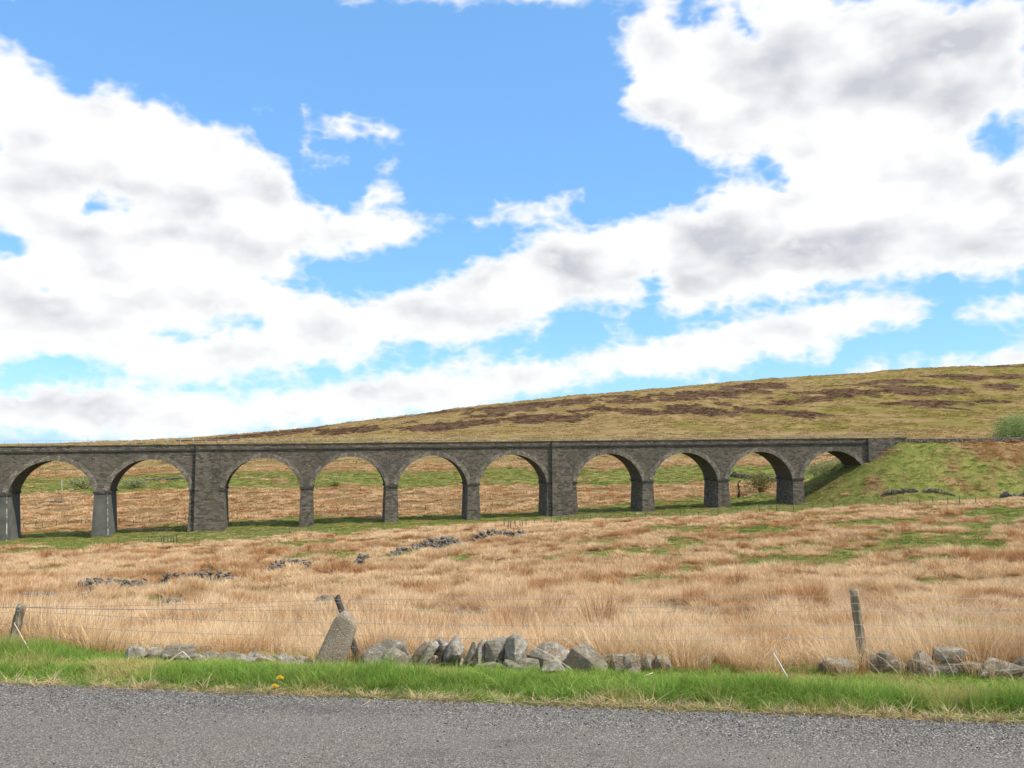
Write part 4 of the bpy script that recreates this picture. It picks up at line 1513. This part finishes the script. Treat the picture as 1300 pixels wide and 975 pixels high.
field_fence([(640, 668), (760, 657), (900, 655), (1010, 648), (1140, 641), (1240, 640)], 34, 'long thin post and wire fence along the turf before the right viaduct arches')
field_fence([(645, 671), (668, 669)], 6, 'cluster of short posts at the end of the grey ruined wall', 1.0, .06, 1)
field_fence([(205, 691), (226, 690)], 6, 'cluster of short dark posts in front of the wide left pier', 1.25, .06, 1)
field_fence([(150, 690), (300, 683), (420, 676)], 9, 'sparse post fence on the turf in front of the left piers', 1.1, .04)
field_fence([(30, 671), (75, 669), (112, 667)], 7, 'post fence seen through the leftmost arch', 1.3, .07)
field_fence([(152, 667), (235, 661)], 6, 'post fence seen through the second arch from left', 1.2, .06)
field_fence([(402, 655), (480, 652), (585, 645), (680, 638)], 14, 'post fence behind the viaduct seen through the middle arches', 1.2, .06)
field_fence([(940, 633), (990, 630)], 5, 'short post fence behind the viaduct near the dead tree', 1.2, .06)

# pale pole behind the leftmost arch
p = ground_at(78, 634)
v, f = tube([(p.x, p.y, H(p.x, p.y) - .3), (p.x, p.y, H(p.x, p.y) + 5.5)], [.12, .09], 8)
arm = tube([(p.x - .7, p.y, H(p.x, p.y) + 5.0), (p.x + .7, p.y, H(p.x, p.y) + 5.0)], .05, 5)
tag(add_obj('utility_pole', mesh_from('utility_pole', *join([(v, f), arm]), M['rail'])), 'thin pale pole with a short crossarm seen through the leftmost arch', 'pole')


# ------------------------------------------------------------------ bushes and trees
def leaf_cloud(centers, radii, n, size, rs, flat=.75, hollow=.55):
    """leaf quads scattered through several lobes"""
    w = np.array([r[0] * r[1] * r[2] for r in radii]); w = w / w.sum()
    k = rs.choice(len(centers), size=n, p=w)
    d = rs.normal(size=(n, 3)); d /= np.linalg.norm(d, axis=1)[:, None]
    rr = rs.uniform(hollow, 1.0, n) ** .6 * (1 + .16 * rs.normal(size=n))
    c = np.array(centers)[k] + d * np.array(radii)[k] * rr[:, None]
    nrm = d + rs.normal(size=(n, 3)) * .9; nrm /= np.linalg.norm(nrm, axis=1)[:, None]
    t = np.cross(nrm, rs.normal(size=(n, 3))); t /= np.linalg.norm(t, axis=1)[:, None]
    b = np.cross(nrm, t)
    s = (size * rs.uniform(.6, 1.4, n))[:, None]
    V = np.stack([c - t * s, c - b * s * .45, c + t * s, c + b * s * .45], 1).reshape(-1, 3)
    return V, np.arange(4 * n).reshape(-1, 4), np.repeat(rs.uniform(size=n), 4)


def bush(name, base, w, h, mat, label, category, n=2600, leaf=.16, lobes=9, seed=1, group=None, depth=None):
    rs = np.random.default_rng(seed)
    base = Vector((base.x, base.y, H(base.x, base.y)))
    root = empty(name, base, label, category, group)
    dp = depth or w * .8
    C = []; Rr = []
    for k in range(lobes):
        an = rs.uniform(0, 6.28); q = math.sqrt(rs.uniform(0, 1)) * .62
        x = math.cos(an) * q * w / 2; y = math.sin(an) * q * dp / 2
        top = h * (1 - .55 * q * q) * rs.uniform(.85, 1.0)
        rz = top * rs.uniform(.36, .48)
        C.append((base.x + x, base.y + y, base.z + top - rz)); Rr.append((w * rs.uniform(.2, .3), dp * rs.uniform(.2, .3), rz))
    V, F, B = leaf_cloud(C, Rr, n, leaf, rs)
    V[:, 2] = np.maximum(V[:, 2], base.z + .03)
    add_obj('crown', mesh_from('crown', V, F, mat, attrs={'blade': B}), root)
    parts = []
    for k in range(lobes):
        c = Vector(C[k])
        b0 = base + Vector((rs.normal() * .12 * w / 3, rs.normal() * .12, -.1))
        mid = b0.lerp(c, .5) + Vector((rs.normal() * .1, rs.normal() * .1, .1))
        parts.append(tube([b0, mid, c], [.03 + .012 * h, .02 + .008 * h, .015], 6))
        for m in range(2):
            e = c + Vector((rs.normal() * Rr[k][0] * .6, rs.normal() * Rr[k][1] * .6, rs.uniform(.1, .7) * Rr[k][2]))
            parts.append(tube([mid.lerp(c, .6), e], [.018 + .005 * h, .01], 5))
    add_obj('stems', mesh_from('stems', *join(parts), M['bark']), root)
    return root


M['willow'] = material('willow_leaf', m_leaf((.22, .30, .095), (.42, .50, .21)))
M['olive'] = material('olive_leaf', m_leaf((.15, .155, .045), (.28, .26, .09)))
M['pale'] = material('pale_leaf', m_leaf((.26, .28, .12), (.42, .42, .21)))


def behind(px, py_base, depth, back=True):
    v = ray(px, py_base); t = depth / v.y
    return Vector((v.x * t, depth, 0))


b = vmap(A_END + 27.5, V_T + 9)
bp = behind(1298, 552, 196)
_a, _b = vinv(np.array([bp.x]), np.array([bp.y]))
zb = H(bp.x, bp.y)
zt = at(1285, 518, 196).z
bush('willow_bush', bp, 15.5, max(zt - zb, 5.0), M['willow'], 'rounded pale green bush standing behind the embankment at the right edge', 'bush', 22000, .17, 22, 3)
bush('arch_bush', behind(1056, 600, 200), 10.5, 6.2, M['pale'], 'pale green shrub seen through the rightmost arch', 'bush', 4200, .20, 10, 4, 'shrubs behind the viaduct')
bush('arch_bush', behind(966, 598, 212), 9.5, 5.6, M['olive'], 'dark olive shrub beside the dead tree seen through the ninth arch', 'bush', 1900, .2, 14, 5, 'shrubs behind the viaduct')
bush('arch_bush', behind(1005, 606, 196), 6.0, 2.6, M['olive'], 'low brownish shrub just left of the pale one behind the right arches', 'bush', 1500, .18, 7, 6, 'shrubs behind the viaduct')
bush('arch_bush', behind(108, 618, 262), 10.5, 4.2, M['pale'], 'pale rounded shrub seen through the leftmost arch', 'bush', 1500, .24, 11, 7, 'shrubs behind the viaduct')
bush('arch_bush', behind(172, 612, 262), 10.5, 3.6, M['pale'], 'pale rounded shrub seen through the second arch from left', 'bush', 1300, .24, 11, 8, 'shrubs behind the viaduct')
bush('arch_bush', behind(424, 616, 250), 3.2, 1.6, M['olive'], 'tiny dark shrub seen through the fourth arch from left', 'bush', 500, .2, 5, 9, 'shrubs behind the viaduct')


def dead_tree():
    rs = np.random.default_rng(4)
    d = behind(937, 605, 198)
    base = Vector((d.x, d.y, H(d.x, d.y) - .1))
    parts = []
    pts = [base, base + Vector((.2, 0, 1.6)), base + Vector((-.1, .1, 3.2)), base + Vector((.45, .1, 4.0))]
    v, f = tube(pts, [.36, .24, .16, .07], 8)
    root = empty('dead_tree', base, 'bare dark tree trunk seen through the ninth arch', 'tree')
    add_obj('trunk', mesh_from('trunk', v, f, M['bark']), root)
    for k in range(6):
        z = rs.uniform(1.4, 3.6)
        o = base + Vector((.1, 0, z))
        e = o + Vector((rs.normal() * .7, rs.normal() * .5, rs.uniform(.2, 1.0)))
        v, f = tube([o, o.lerp(e, .5) + Vector((0, 0, .15)), e], [.12, .07, .03], 5)
        add_obj('branch', mesh_from('branch', v, f, M['bark']), root)


dead_tree()


# ------------------------------------------------------------------ grasses (stuff), instanced tufts
def tuft(n, spread, hgt, width, lean, rs, droop=.35, seg=3):
    V = []; F = []; Hh = []; B = []
    for k in range(n):
        an = rs.uniform(0, 2 * math.pi); q = math.sqrt(rs.uniform()) * spread
        x0, y0 = math.cos(an) * q, math.sin(an) * q
        la = an + rs.normal() * .7
        ln = abs(rs.normal()) * lean + lean * .3
        h = hgt * rs.uniform(.55, 1.1)
        fa = rs.uniform(0, math.pi)
        wx, wy = math.cos(fa) * width / 2, math.sin(fa) * width / 2
        br = rs.uniform()
        i0 = len(V)
        for s in range(seg + 1):
            t = s / seg
            off = ln * h * (t ** 1.6)
            z = h * (t - droop * ln * t ** 3)
            cx = x0 + math.cos(la) * off; cy = y0 + math.sin(la) * off
            w = (1 - t) ** .7
            if s == seg:
                V.append((cx, cy, z)); Hh.append(t); B.append(br)
            else:
                V.append((cx - wx * w, cy - wy * w, z)); V.append((cx + wx * w, cy + wy * w, z)); Hh += [t, t]; B += [br, br]
        for s in range(seg - 1):
            a = i0 + 2 * s
            F.append((a, a + 1, a + 3, a + 2))
        a = i0 + 2 * (seg - 1)
        F.append((a, a + 1, a + 2))
    return V, F, Hh, B


def tuft_set(key, mat, count, **kw):
    col = bpy.data.collections.new(key)
    for k in range(count):
        rs = np.random.default_rng(abs(hash(key)) % 1000 + k if False else sum(map(ord, key)) + k)
        V, F, Hh, B = tuft(rs=rs, **kw)
        me = mesh_from(key, V, F, mat, attrs={'hgt': Hh, 'blade': B})
        o = bpy.data.objects.new(key, me)
        col.objects.link(o)
    return col


def scatter(name, P, scale, tint, col, count, label, tilt=.12):
    """one object: a vertex cloud whose points carry tufts"""
    n = len(P)
    me = bpy.data.meshes.new(name)
    me.vertices.add(n)
    me.vertices.foreach_set("co", np.asarray(P, np.float32).ravel())
    r = np.random.default_rng(n)
    rot = np.stack([r.normal(size=n) * tilt, r.normal(size=n) * tilt, r.uniform(0, 6.283, n)], 1).astype(np.float32)
    for nm, typ, arr, fld in (('rot', 'FLOAT_VECTOR', rot, 'vector'), ('scl', 'FLOAT_VECTOR', scale, 'vector'), ('tint', 'FLOAT', tint, 'value'),
                              ('pick', 'INT', r.integers(0, count, n), 'value')):
        a = me.attributes.new(nm, typ, 'POINT')
        a.data.foreach_set(fld, np.asarray(arr, np.int32 if typ == 'INT' else np.float32).ravel())
    o = add_obj(name, me)
    tag(o, label=label, kind='stuff')
    ng = bpy.data.node_groups.new(name + '_scatter', 'GeometryNodeTree')
    ng.interface.new_socket('Geometry', in_out='INPUT', socket_type='NodeSocketGeometry')
    ng.interface.new_socket('Geometry', in_out='OUTPUT', socket_type='NodeSocketGeometry')
    N = ng.nodes; Lk = ng.links
    gi = N.new('NodeGroupInput'); go = N.new('NodeGroupOutput')
    ci = N.new('GeometryNodeCollectionInfo'); ci.inputs['Collection'].default_value = col
    ci.inputs['Separate Children'].default_value = True; ci.inputs['Reset Children'].default_value = True
    ip = N.new('GeometryNodeInstanceOnPoints'); ip.inputs['Pick Instance'].default_value = True
    def named(nm, typ):
        q = N.new('GeometryNodeInputNamedAttribute'); q.data_type = typ; q.inputs['Name'].default_value = nm
        return q.outputs['Attribute']
    e2r = N.new('FunctionNodeEulerToRotation')
    Lk.new(named('rot', 'FLOAT_VECTOR'), e2r.inputs[0])
    Lk.new(gi.outputs[0], ip.inputs['Points']); Lk.new(ci.outputs[0], ip.inputs['Instance'])
    Lk.new(named('pick', 'INT'), ip.inputs['Instance Index'])
    Lk.new(e2r.outputs[0], ip.inputs['Rotation'])
    Lk.new(named('scl', 'FLOAT_VECTOR'), ip.inputs['Scale'])
    Lk.new(ip.outputs[0], go.inputs[0])
    md = o.modifiers.new('scatter', 'NODES'); md.node_group = ng
    return o


def fan_points(d0, d1, dens, half=40.0):
    area = math.tan(math.radians(half)) * (d1 ** 2 - d0 ** 2)
    n = int(area * dens)
    Y = np.sqrt(rng.uniform(d0 ** 2, d1 ** 2, n))
    X = Y * math.tan(math.radians(half)) * rng.uniform(-1, 1, n)
    return X, Y


def moor_grass():
    NV = 6
    sets = [
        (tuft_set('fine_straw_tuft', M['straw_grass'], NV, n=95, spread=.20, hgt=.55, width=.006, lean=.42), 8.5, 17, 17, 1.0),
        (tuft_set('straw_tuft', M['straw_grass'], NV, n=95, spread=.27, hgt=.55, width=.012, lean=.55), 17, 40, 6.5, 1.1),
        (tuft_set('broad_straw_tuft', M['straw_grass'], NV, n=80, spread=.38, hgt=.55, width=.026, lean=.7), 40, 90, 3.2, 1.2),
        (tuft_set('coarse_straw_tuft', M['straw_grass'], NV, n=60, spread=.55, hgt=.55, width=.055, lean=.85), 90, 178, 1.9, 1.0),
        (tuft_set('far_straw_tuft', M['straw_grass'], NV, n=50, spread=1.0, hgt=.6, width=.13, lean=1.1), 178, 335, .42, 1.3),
    ]
    names = ['near_moor_grass', 'moor_grass', 'moor_grass_further_out', 'moor_grass_by_viaduct', 'moor_grass_beyond_viaduct']
    labs = ['tall pale straw grass just behind the roadside stones', 'straw coloured moor grass of the near field', 'straw coloured tussocks of the middle field',
            'straw coloured tussocks in front of the viaduct', 'straw coloured moor grass beyond the viaduct']
    for (col, d0, d1, dens, sc), nm, lab in zip(sets, names, labs):
        X, Y = fan_points(d0, d1, dens, 39)
        s = road_s(X, Y)
        g, _ = cover(X, Y)
        lam = 1.2 if d0 < 90 else 2.0 if d0 < 170 else 4.0
        clump = fbm(X / lam, Y / lam, 3, 201)
        clump2 = fbm(X / 6, Y / 4.5, 3, 207)
        keep = (s > 2.0 + .4 * fbm(X * .8, Y * .8, 2, 3)) & (rng.uniform(size=len(X)) > sstep(g + clump * .5, .25, .6) * .985)
        keep &= (clump + .6 * clump2 > (-.20 if d0 < 15 else -.08))
        a, b = vinv(X, Y)
        keep &= ~((b > -1) & (b < V_T + 1) & (a > A_START) & (a < A_END))
        for (x0, y0, x1, y1, w_) in DYKES:
            dx, dy = x1 - x0, y1 - y0
            t = np.clip(((X - x0) * dx + (Y - y0) * dy) / (dx * dx + dy * dy), 0, 1)
            qx, qy = X - x0 - t * dx, Y - y0 - t * dy
            keep &= ~((np.abs(qx) < .7) & (qy < .7) & (qy > -1.2 - 1.4 * w_))
        X, Y, clump, clump2, g = X[keep], Y[keep], clump[keep], clump2[keep], g[keep]
        Z = height(X, Y) - .02
        hs = sc * (0.66 + 2.0 * clump + .9 * clump2 + rng.normal(size=len(X)) * .10)
        hs = np.clip(hs, .28, 1.7) * (1 - .35 * g)
        wd = np.clip(.9 + .5 * clump + rng.normal(size=len(X)) * .12, .6, 1.5) * (0.85 + .15 * sc)
        tint = np.clip(.36 - 1.1 * clump + 1.5 * fbm(X / 2.2, Y / 2.2, 3, 221) + 1.6 * fbm(X / 11, Y / 7, 3, 227), 0, 1)
        spot = sstep(fbm(X / (1.0 if d0 < 40 else 1.8), Y / (1.0 if d0 < 40 else 1.8), 2, 241), .20, .27)
        tint = np.clip(tint * (.6 if d0 < 15 else 1.0) + spot, 0, 1)
        hs = hs * (1 + .45 * spot)
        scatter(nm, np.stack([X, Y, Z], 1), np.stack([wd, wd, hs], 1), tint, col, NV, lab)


moor_grass()


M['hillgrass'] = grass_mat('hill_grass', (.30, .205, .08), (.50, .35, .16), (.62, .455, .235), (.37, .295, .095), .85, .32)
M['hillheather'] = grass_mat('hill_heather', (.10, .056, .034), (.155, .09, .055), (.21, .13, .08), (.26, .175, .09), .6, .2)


def hill_cover():
    NV = 5
    g_col = tuft_set('hill_grass_tuft', M['hillgrass'], NV, n=46, spread=1.5, hgt=.75, width=.30, lean=1.1)
    h_col = tuft_set('hill_heather_tuft', M['hillheather'], NV, n=46, spread=1.6, hgt=.65, width=.34, lean=1.0)
    xs = []; ys = []
    for d0, d1, de in ((336, 520, .085), (520, 800, .055), (800, 1180, .028)):
        x, y = fan_points(d0, d1, de, 36); xs.append(x); ys.append(y)
    X = np.concatenate(xs); Y = np.concatenate(ys)
    g, he = cover(X, Y)
    he = he + .5 * fbm(X / 8, Y / 26, 3, 501)
    hm = he > .48
    clump = fbm(X / 9, Y / 22, 3, 511)
    for nm, m, col, lab in (('hill_grass', ~hm & (clump > -.06), g_col, 'rough olive and tan grass of the far hillside'),
                            ('hill_heather', hm & (clump > -.14), h_col, 'dark brown heather patches of the far hillside')):
        x, y = X[m], Y[m]
        hs = np.clip(1 + 2.2 * clump[m] + rng.normal(size=len(x)) * .2, .4, 2.2)
        w = rng.uniform(.8, 1.5, len(x))
        tint = np.clip(.1 + .9 * g[m] + 1.2 * fbm(x / 14, y / 30, 3, 521), 0, 1) if nm == 'hill_grass' else rng.uniform(0, 1, len(x))
        scatter(nm, np.stack([x, y, height(x, y) - .03], 1), np.stack([w, w, hs], 1), tint, col, NV, lab)


hill_cover()


def turf():
    NV = 5
    for (d0, d1, dens, w, nm, lab) in [(12, 60, 5.0, .015, 'green_turf', 'short green grass in gaps of the near field'),
                                       (60, 205, 1.25, .05, 'green_turf_by_viaduct', 'short green turf around the viaduct piers'),
                                       (205, 335, .35, .12, 'green_turf_beyond_viaduct', 'green grass strip on the slope beyond the viaduct')]:
        col = tuft_set(nm + '_tuft', M['turf'], NV, n=70, spread=.9 if d0 > 200 else .45 if d0 > 50 else .25, hgt=.24 if d0 > 200 else .17 if d0 > 50 else .13, width=w, lean=.8)
        X, Y = fan_points(d0, d1, dens, 39)
        g, _ = cover(X, Y)
        a, b = vinv(X, Y)
        keep = (g > .35) & ~((b > -.5) & (b < V_T + .5) & (a > V_C[10] - 3) & (a < A_END)) & (rng.uniform(size=len(X)) < .9)
        X, Y = X[keep], Y[keep]
        Z = height(X, Y) - .01
        hs = np.clip(1 + 2.4 * fbm(X / 2, Y / 2, 3, 301) + rng.normal(size=len(X)) * .15, .5, 2.0)
        tint = np.clip(.42 + 1.7 * fbm(X / 3, Y / 3, 3, 311), 0, 1)
        scatter(nm, np.stack([X, Y, Z], 1), np.stack([np.full_like(hs, 1.1), np.full_like(hs, 1.1), hs], 1), tint, col, NV, lab)


turf()


def verge():
    NV = 7
    col = tuft_set('verge_tuft', M['verge'], NV, n=34, spread=.06, hgt=.17, width=.006, lean=.6, seg=4)
    n = 11500
    t = rng.uniform(-7.5, 19, n); s = rng.beta(1.05, 1.15, n) * 2.5 + .02
    X = RQ[0] + RD[0] * t + RN[0] * s; Y = RQ[1] + RD[1] * t + RN[1] * s
    lush = fbm(X * .55, Y * 1.1, 3, 401)
    edge = sstep(s, -.02, .35)
    low = sstep(-X, 1.2, 2.2) * (1 - sstep(-X, 4.3, 5.0))
    hs = (.30 + .95 * edge * (1 - .9 * sstep(s, .5, 1.1)) * (1 - .45 * low) + .75 * sstep(-X, 4.4, 5.1) * sstep(s, .4, 1.3)) * (1 + 2.2 * lush) + rng.normal(size=n) * .10
    dry = np.clip(.26 + 2.3 * fbm(X * 1.1, Y * 2.0, 3, 411) + .22 * (1 - sstep(s, .0, .2)) + .25 * sstep(s, 2.1, 2.6), 0, 1)
    Z = height(X, Y) - .015
    keep = hs > .22
    scatter('verge_grass', np.stack([X, Y, Z], 1)[keep], np.stack([np.ones(n), np.ones(n), np.clip(hs, .2, 1.75)], 1)[keep], dry[keep], col, NV,
            'lush green grass of the roadside verge', .16)
    # longer arching clumps and broad leaves among it
    col3 = tuft_set('long_verge_tuft', M['verge'], NV, n=26, spread=.05, hgt=.27, width=.009, lean=.95, seg=5)
    n = 420
    t = rng.uniform(-7.5, 19, n); s = rng.uniform(.12, 1.25, n)
    X = RQ[0] + RD[0] * t + RN[0] * s; Y = RQ[1] + RD[1] * t + RN[1] * s
    k = (fbm(X * .9, Y * .9, 2, 451) > .02) & ~((X > -4.4) & (X < -1.3))
    sc = rng.uniform(.5, 1.05, n)
    scatter('long_verge_grass', np.stack([X, Y, height(X, Y) - .01], 1)[k], np.stack([sc, sc, sc], 1)[k], rng.uniform(0, .45, n)[k], col3, NV,
            'longer arching green grass clumps standing out of the verge', .2)
    # dead grass fringe along the tarmac and among the stones
    col2 = tuft_set('dead_tuft', M['litter'], NV, n=22, spread=.06, hgt=.10, width=.005, lean=1.3, seg=3)
    n = 1300
    t = rng.uniform(-7.5, 19, n); s = np.where(rng.uniform(size=n) < .8, np.abs(rng.normal(size=n)) * .055 - .01, rng.uniform(1.8, 2.9, n))
    X = RQ[0] + RD[0] * t + RN[0] * s; Y = RQ[1] + RD[1] * t + RN[1] * s
    Z = np.maximum(height(X, Y), np.where(s < .06, -.03, -9)) + .003
    hs = np.where(s < .6, .42, 1.7) * rng.uniform(.6, 1.3, n) * (1 + 1.2 * fbm(X, Y, 3, 431))
    scatter('dead_grass_fringe', np.stack([X, Y, Z], 1), np.stack([np.ones(n), np.ones(n), np.clip(hs, .2, 4)], 1), rng.uniform(0, .6, n), col2, NV,
            'bleached dead grass fringing the tarmac', .3)


verge()


def chippings():
    col = bpy.data.collections.new('chipping')
    for k in range(5):
        rs = np.random.default_rng(700 + k)
        v = rock_verts(1, rs, (.014, .011, .008), 6, .5, .9, 0)
        col.objects.link(bpy.data.objects.new('chipping', mesh_from('chipping', v, ICO[1][1], M['chip'])))
    n = 9000
    t = rng.uniform(-6.5, 16, n); s = -np.abs(rng.normal(size=n)) * .33 + .04
    wild = rng.uniform(size=n) < .18
    s = np.where(wild, -rng.uniform(0, 2.2, n), s)
    X = RQ[0] + RD[0] * t + RN[0] * s; Y = RQ[1] + RD[1] * t + RN[1] * s
    Z = -.0035 * (s + 2.8) ** 2 + .003
    sc = rng.uniform(.5, 1.35, n)
    scatter('loose_chippings', np.stack([X, Y, Z], 1), np.stack([sc] * 3, 1), sc, col, 5, 'loose grey stone chippings along the edge of the tarmac', .6)


chippings()


# ------------------------------------------------------------------ small foreground things
def dandelion(px, py, d, label):
    top = at(px, py, d)
    zg = H(top.x, top.y)
    root = empty('dandelion', (top.x, top.y, zg), label, 'flower', 'dandelions in the verge')
    v, f = tube([(top.x - .03, top.y + .01, zg - .01), (top.x - .01, top.y, (zg + top.z) / 2), tuple(top)], .004, 5)
    add_obj('stem', mesh_from('stem', v, f, M['stem']), root)
    rs = np.random.default_rng(int(px))
    V = []; F = []
    for ringi, (rr, nn, up) in enumerate(((.036, 22, .006), (.028, 18, .014), (.018, 12, .022), (.008, 8, .027))):
        for k in range(nn):
            an = 2 * math.pi * (k + rs.uniform(0, .6)) / nn
            i = len(V)
            ca, sa = math.cos(an), math.sin(an)
            V += [(top.x - sa * .0015, top.y + ca * .0015, top.z), (top.x + sa * .0015, top.y - ca * .0015, top.z),
                  (top.x + ca * rr + sa * .003, top.y + sa * rr - ca * .003, top.z + up), (top.x + ca * rr - sa * .003, top.y + sa * rr + ca * .003, top.z + up)]
            F.append((i, i + 1, i + 2, i + 3))
    add_obj('flower_head', mesh_from('flower_head', V, F, M['petal']), root)


dandelion(355.5, 861.5, 7.48, 'larger yellow dandelion in the verge below the leaning slab, the upper one')
dandelion(349, 872.5, 7.36, 'smaller yellow dandelion at the tarmac edge, the lower one')


def stalk(pts, d, rad, mat, label, name='dry_stalk', cat='stalk', group='bleached dry stalks in the verge'):
    w = [at(px, py, d + (k * .03)) for k, (px, py) in enumerate(pts)]
    zg = H(w[0].x, w[0].y)
    if w[0].z > zg:                        # root it in the ground
        w.insert(0, Vector((w[0].x + .01, w[0].y, zg - .02)))
    dense = []
    for i in range(len(w) - 1):
        for k in range(4): dense.append(w[i].lerp(w[i + 1], k / 4))
    dense.append(w[-1])
    v, f = tube(dense, [rad * (1 - .5 * i / len(dense)) for i in range(len(dense))], 6)
    tag(add_obj(name, mesh_from(name, v, f, M[mat])), label, cat, group)


stalk([(1003, 866), (982, 829)], 8.35, .011, 'whitestick', 'thick white stick leaning left in the verge left of the fence post', 'bleached_stick', 'stick', None)
stalk([(206, 845), (232, 827), (244, 839)], 8.7, .008, 'straw', 'bent pale dry stalk by the left row of stones')
stalk([(44, 838), (18, 791)], 8.95, .007, 'straw', 'long dry stalk crossing the left fence post')
stalk([(12, 838), (-2, 818)], 8.9, .006, 'straw', 'dry stalk at the extreme left edge of the verge')
stalk([(803, 864), (829, 854)], 8.2, .008, 'straw', 'short pale stalk lying in the verge below the squared blocks')
stalk([(726, 850), (700, 832), (672, 818)], 8.55, .005, 'straw', 'thin dry stalk arching over the big boulders')
stalk([(820, 872), (823, 862)], 8.0, .006, 'straw', 'stubby pale stalk sticking up below the squared blocks')
stalk([(1080, 912), (1098, 895)], 7.0, .004, 'straw', 'dry stalk close to the tarmac below the fence post')
stalk([(866, 850), (868, 815)], 8.7, .004, 'straw', 'upright bare twig left of the orange tussock')
stalk([(862, 850), (857, 828)], 8.7, .004, 'straw', 'second upright bare twig leaning left beside the orange tussock')
for k, (x0, y0, x1, y1) in enumerate([(1192, 852, 1158, 815), (1210, 854, 1180, 812), (1262, 858, 1215, 818), (1280, 866, 1240, 833), (1140, 854, 1095, 822), (1118, 856, 1080, 825)]):
    stalk([(x0, y0), ((x0 + x1) / 2 + 3, (y0 + y1) / 2 - 2), (x1, y1)], 8.35, .0035, 'straw',
          ['thin dry stem leaning left between fence post and flat block', 'thin dry stem leaning across the flat block', 'thin dry stem leaning across the right boulder',
           'thin dry stem low on the rightmost boulder', 'thin dry stem just right of the fence post foot', 'thin dry stem crossing the fence post foot'][k])
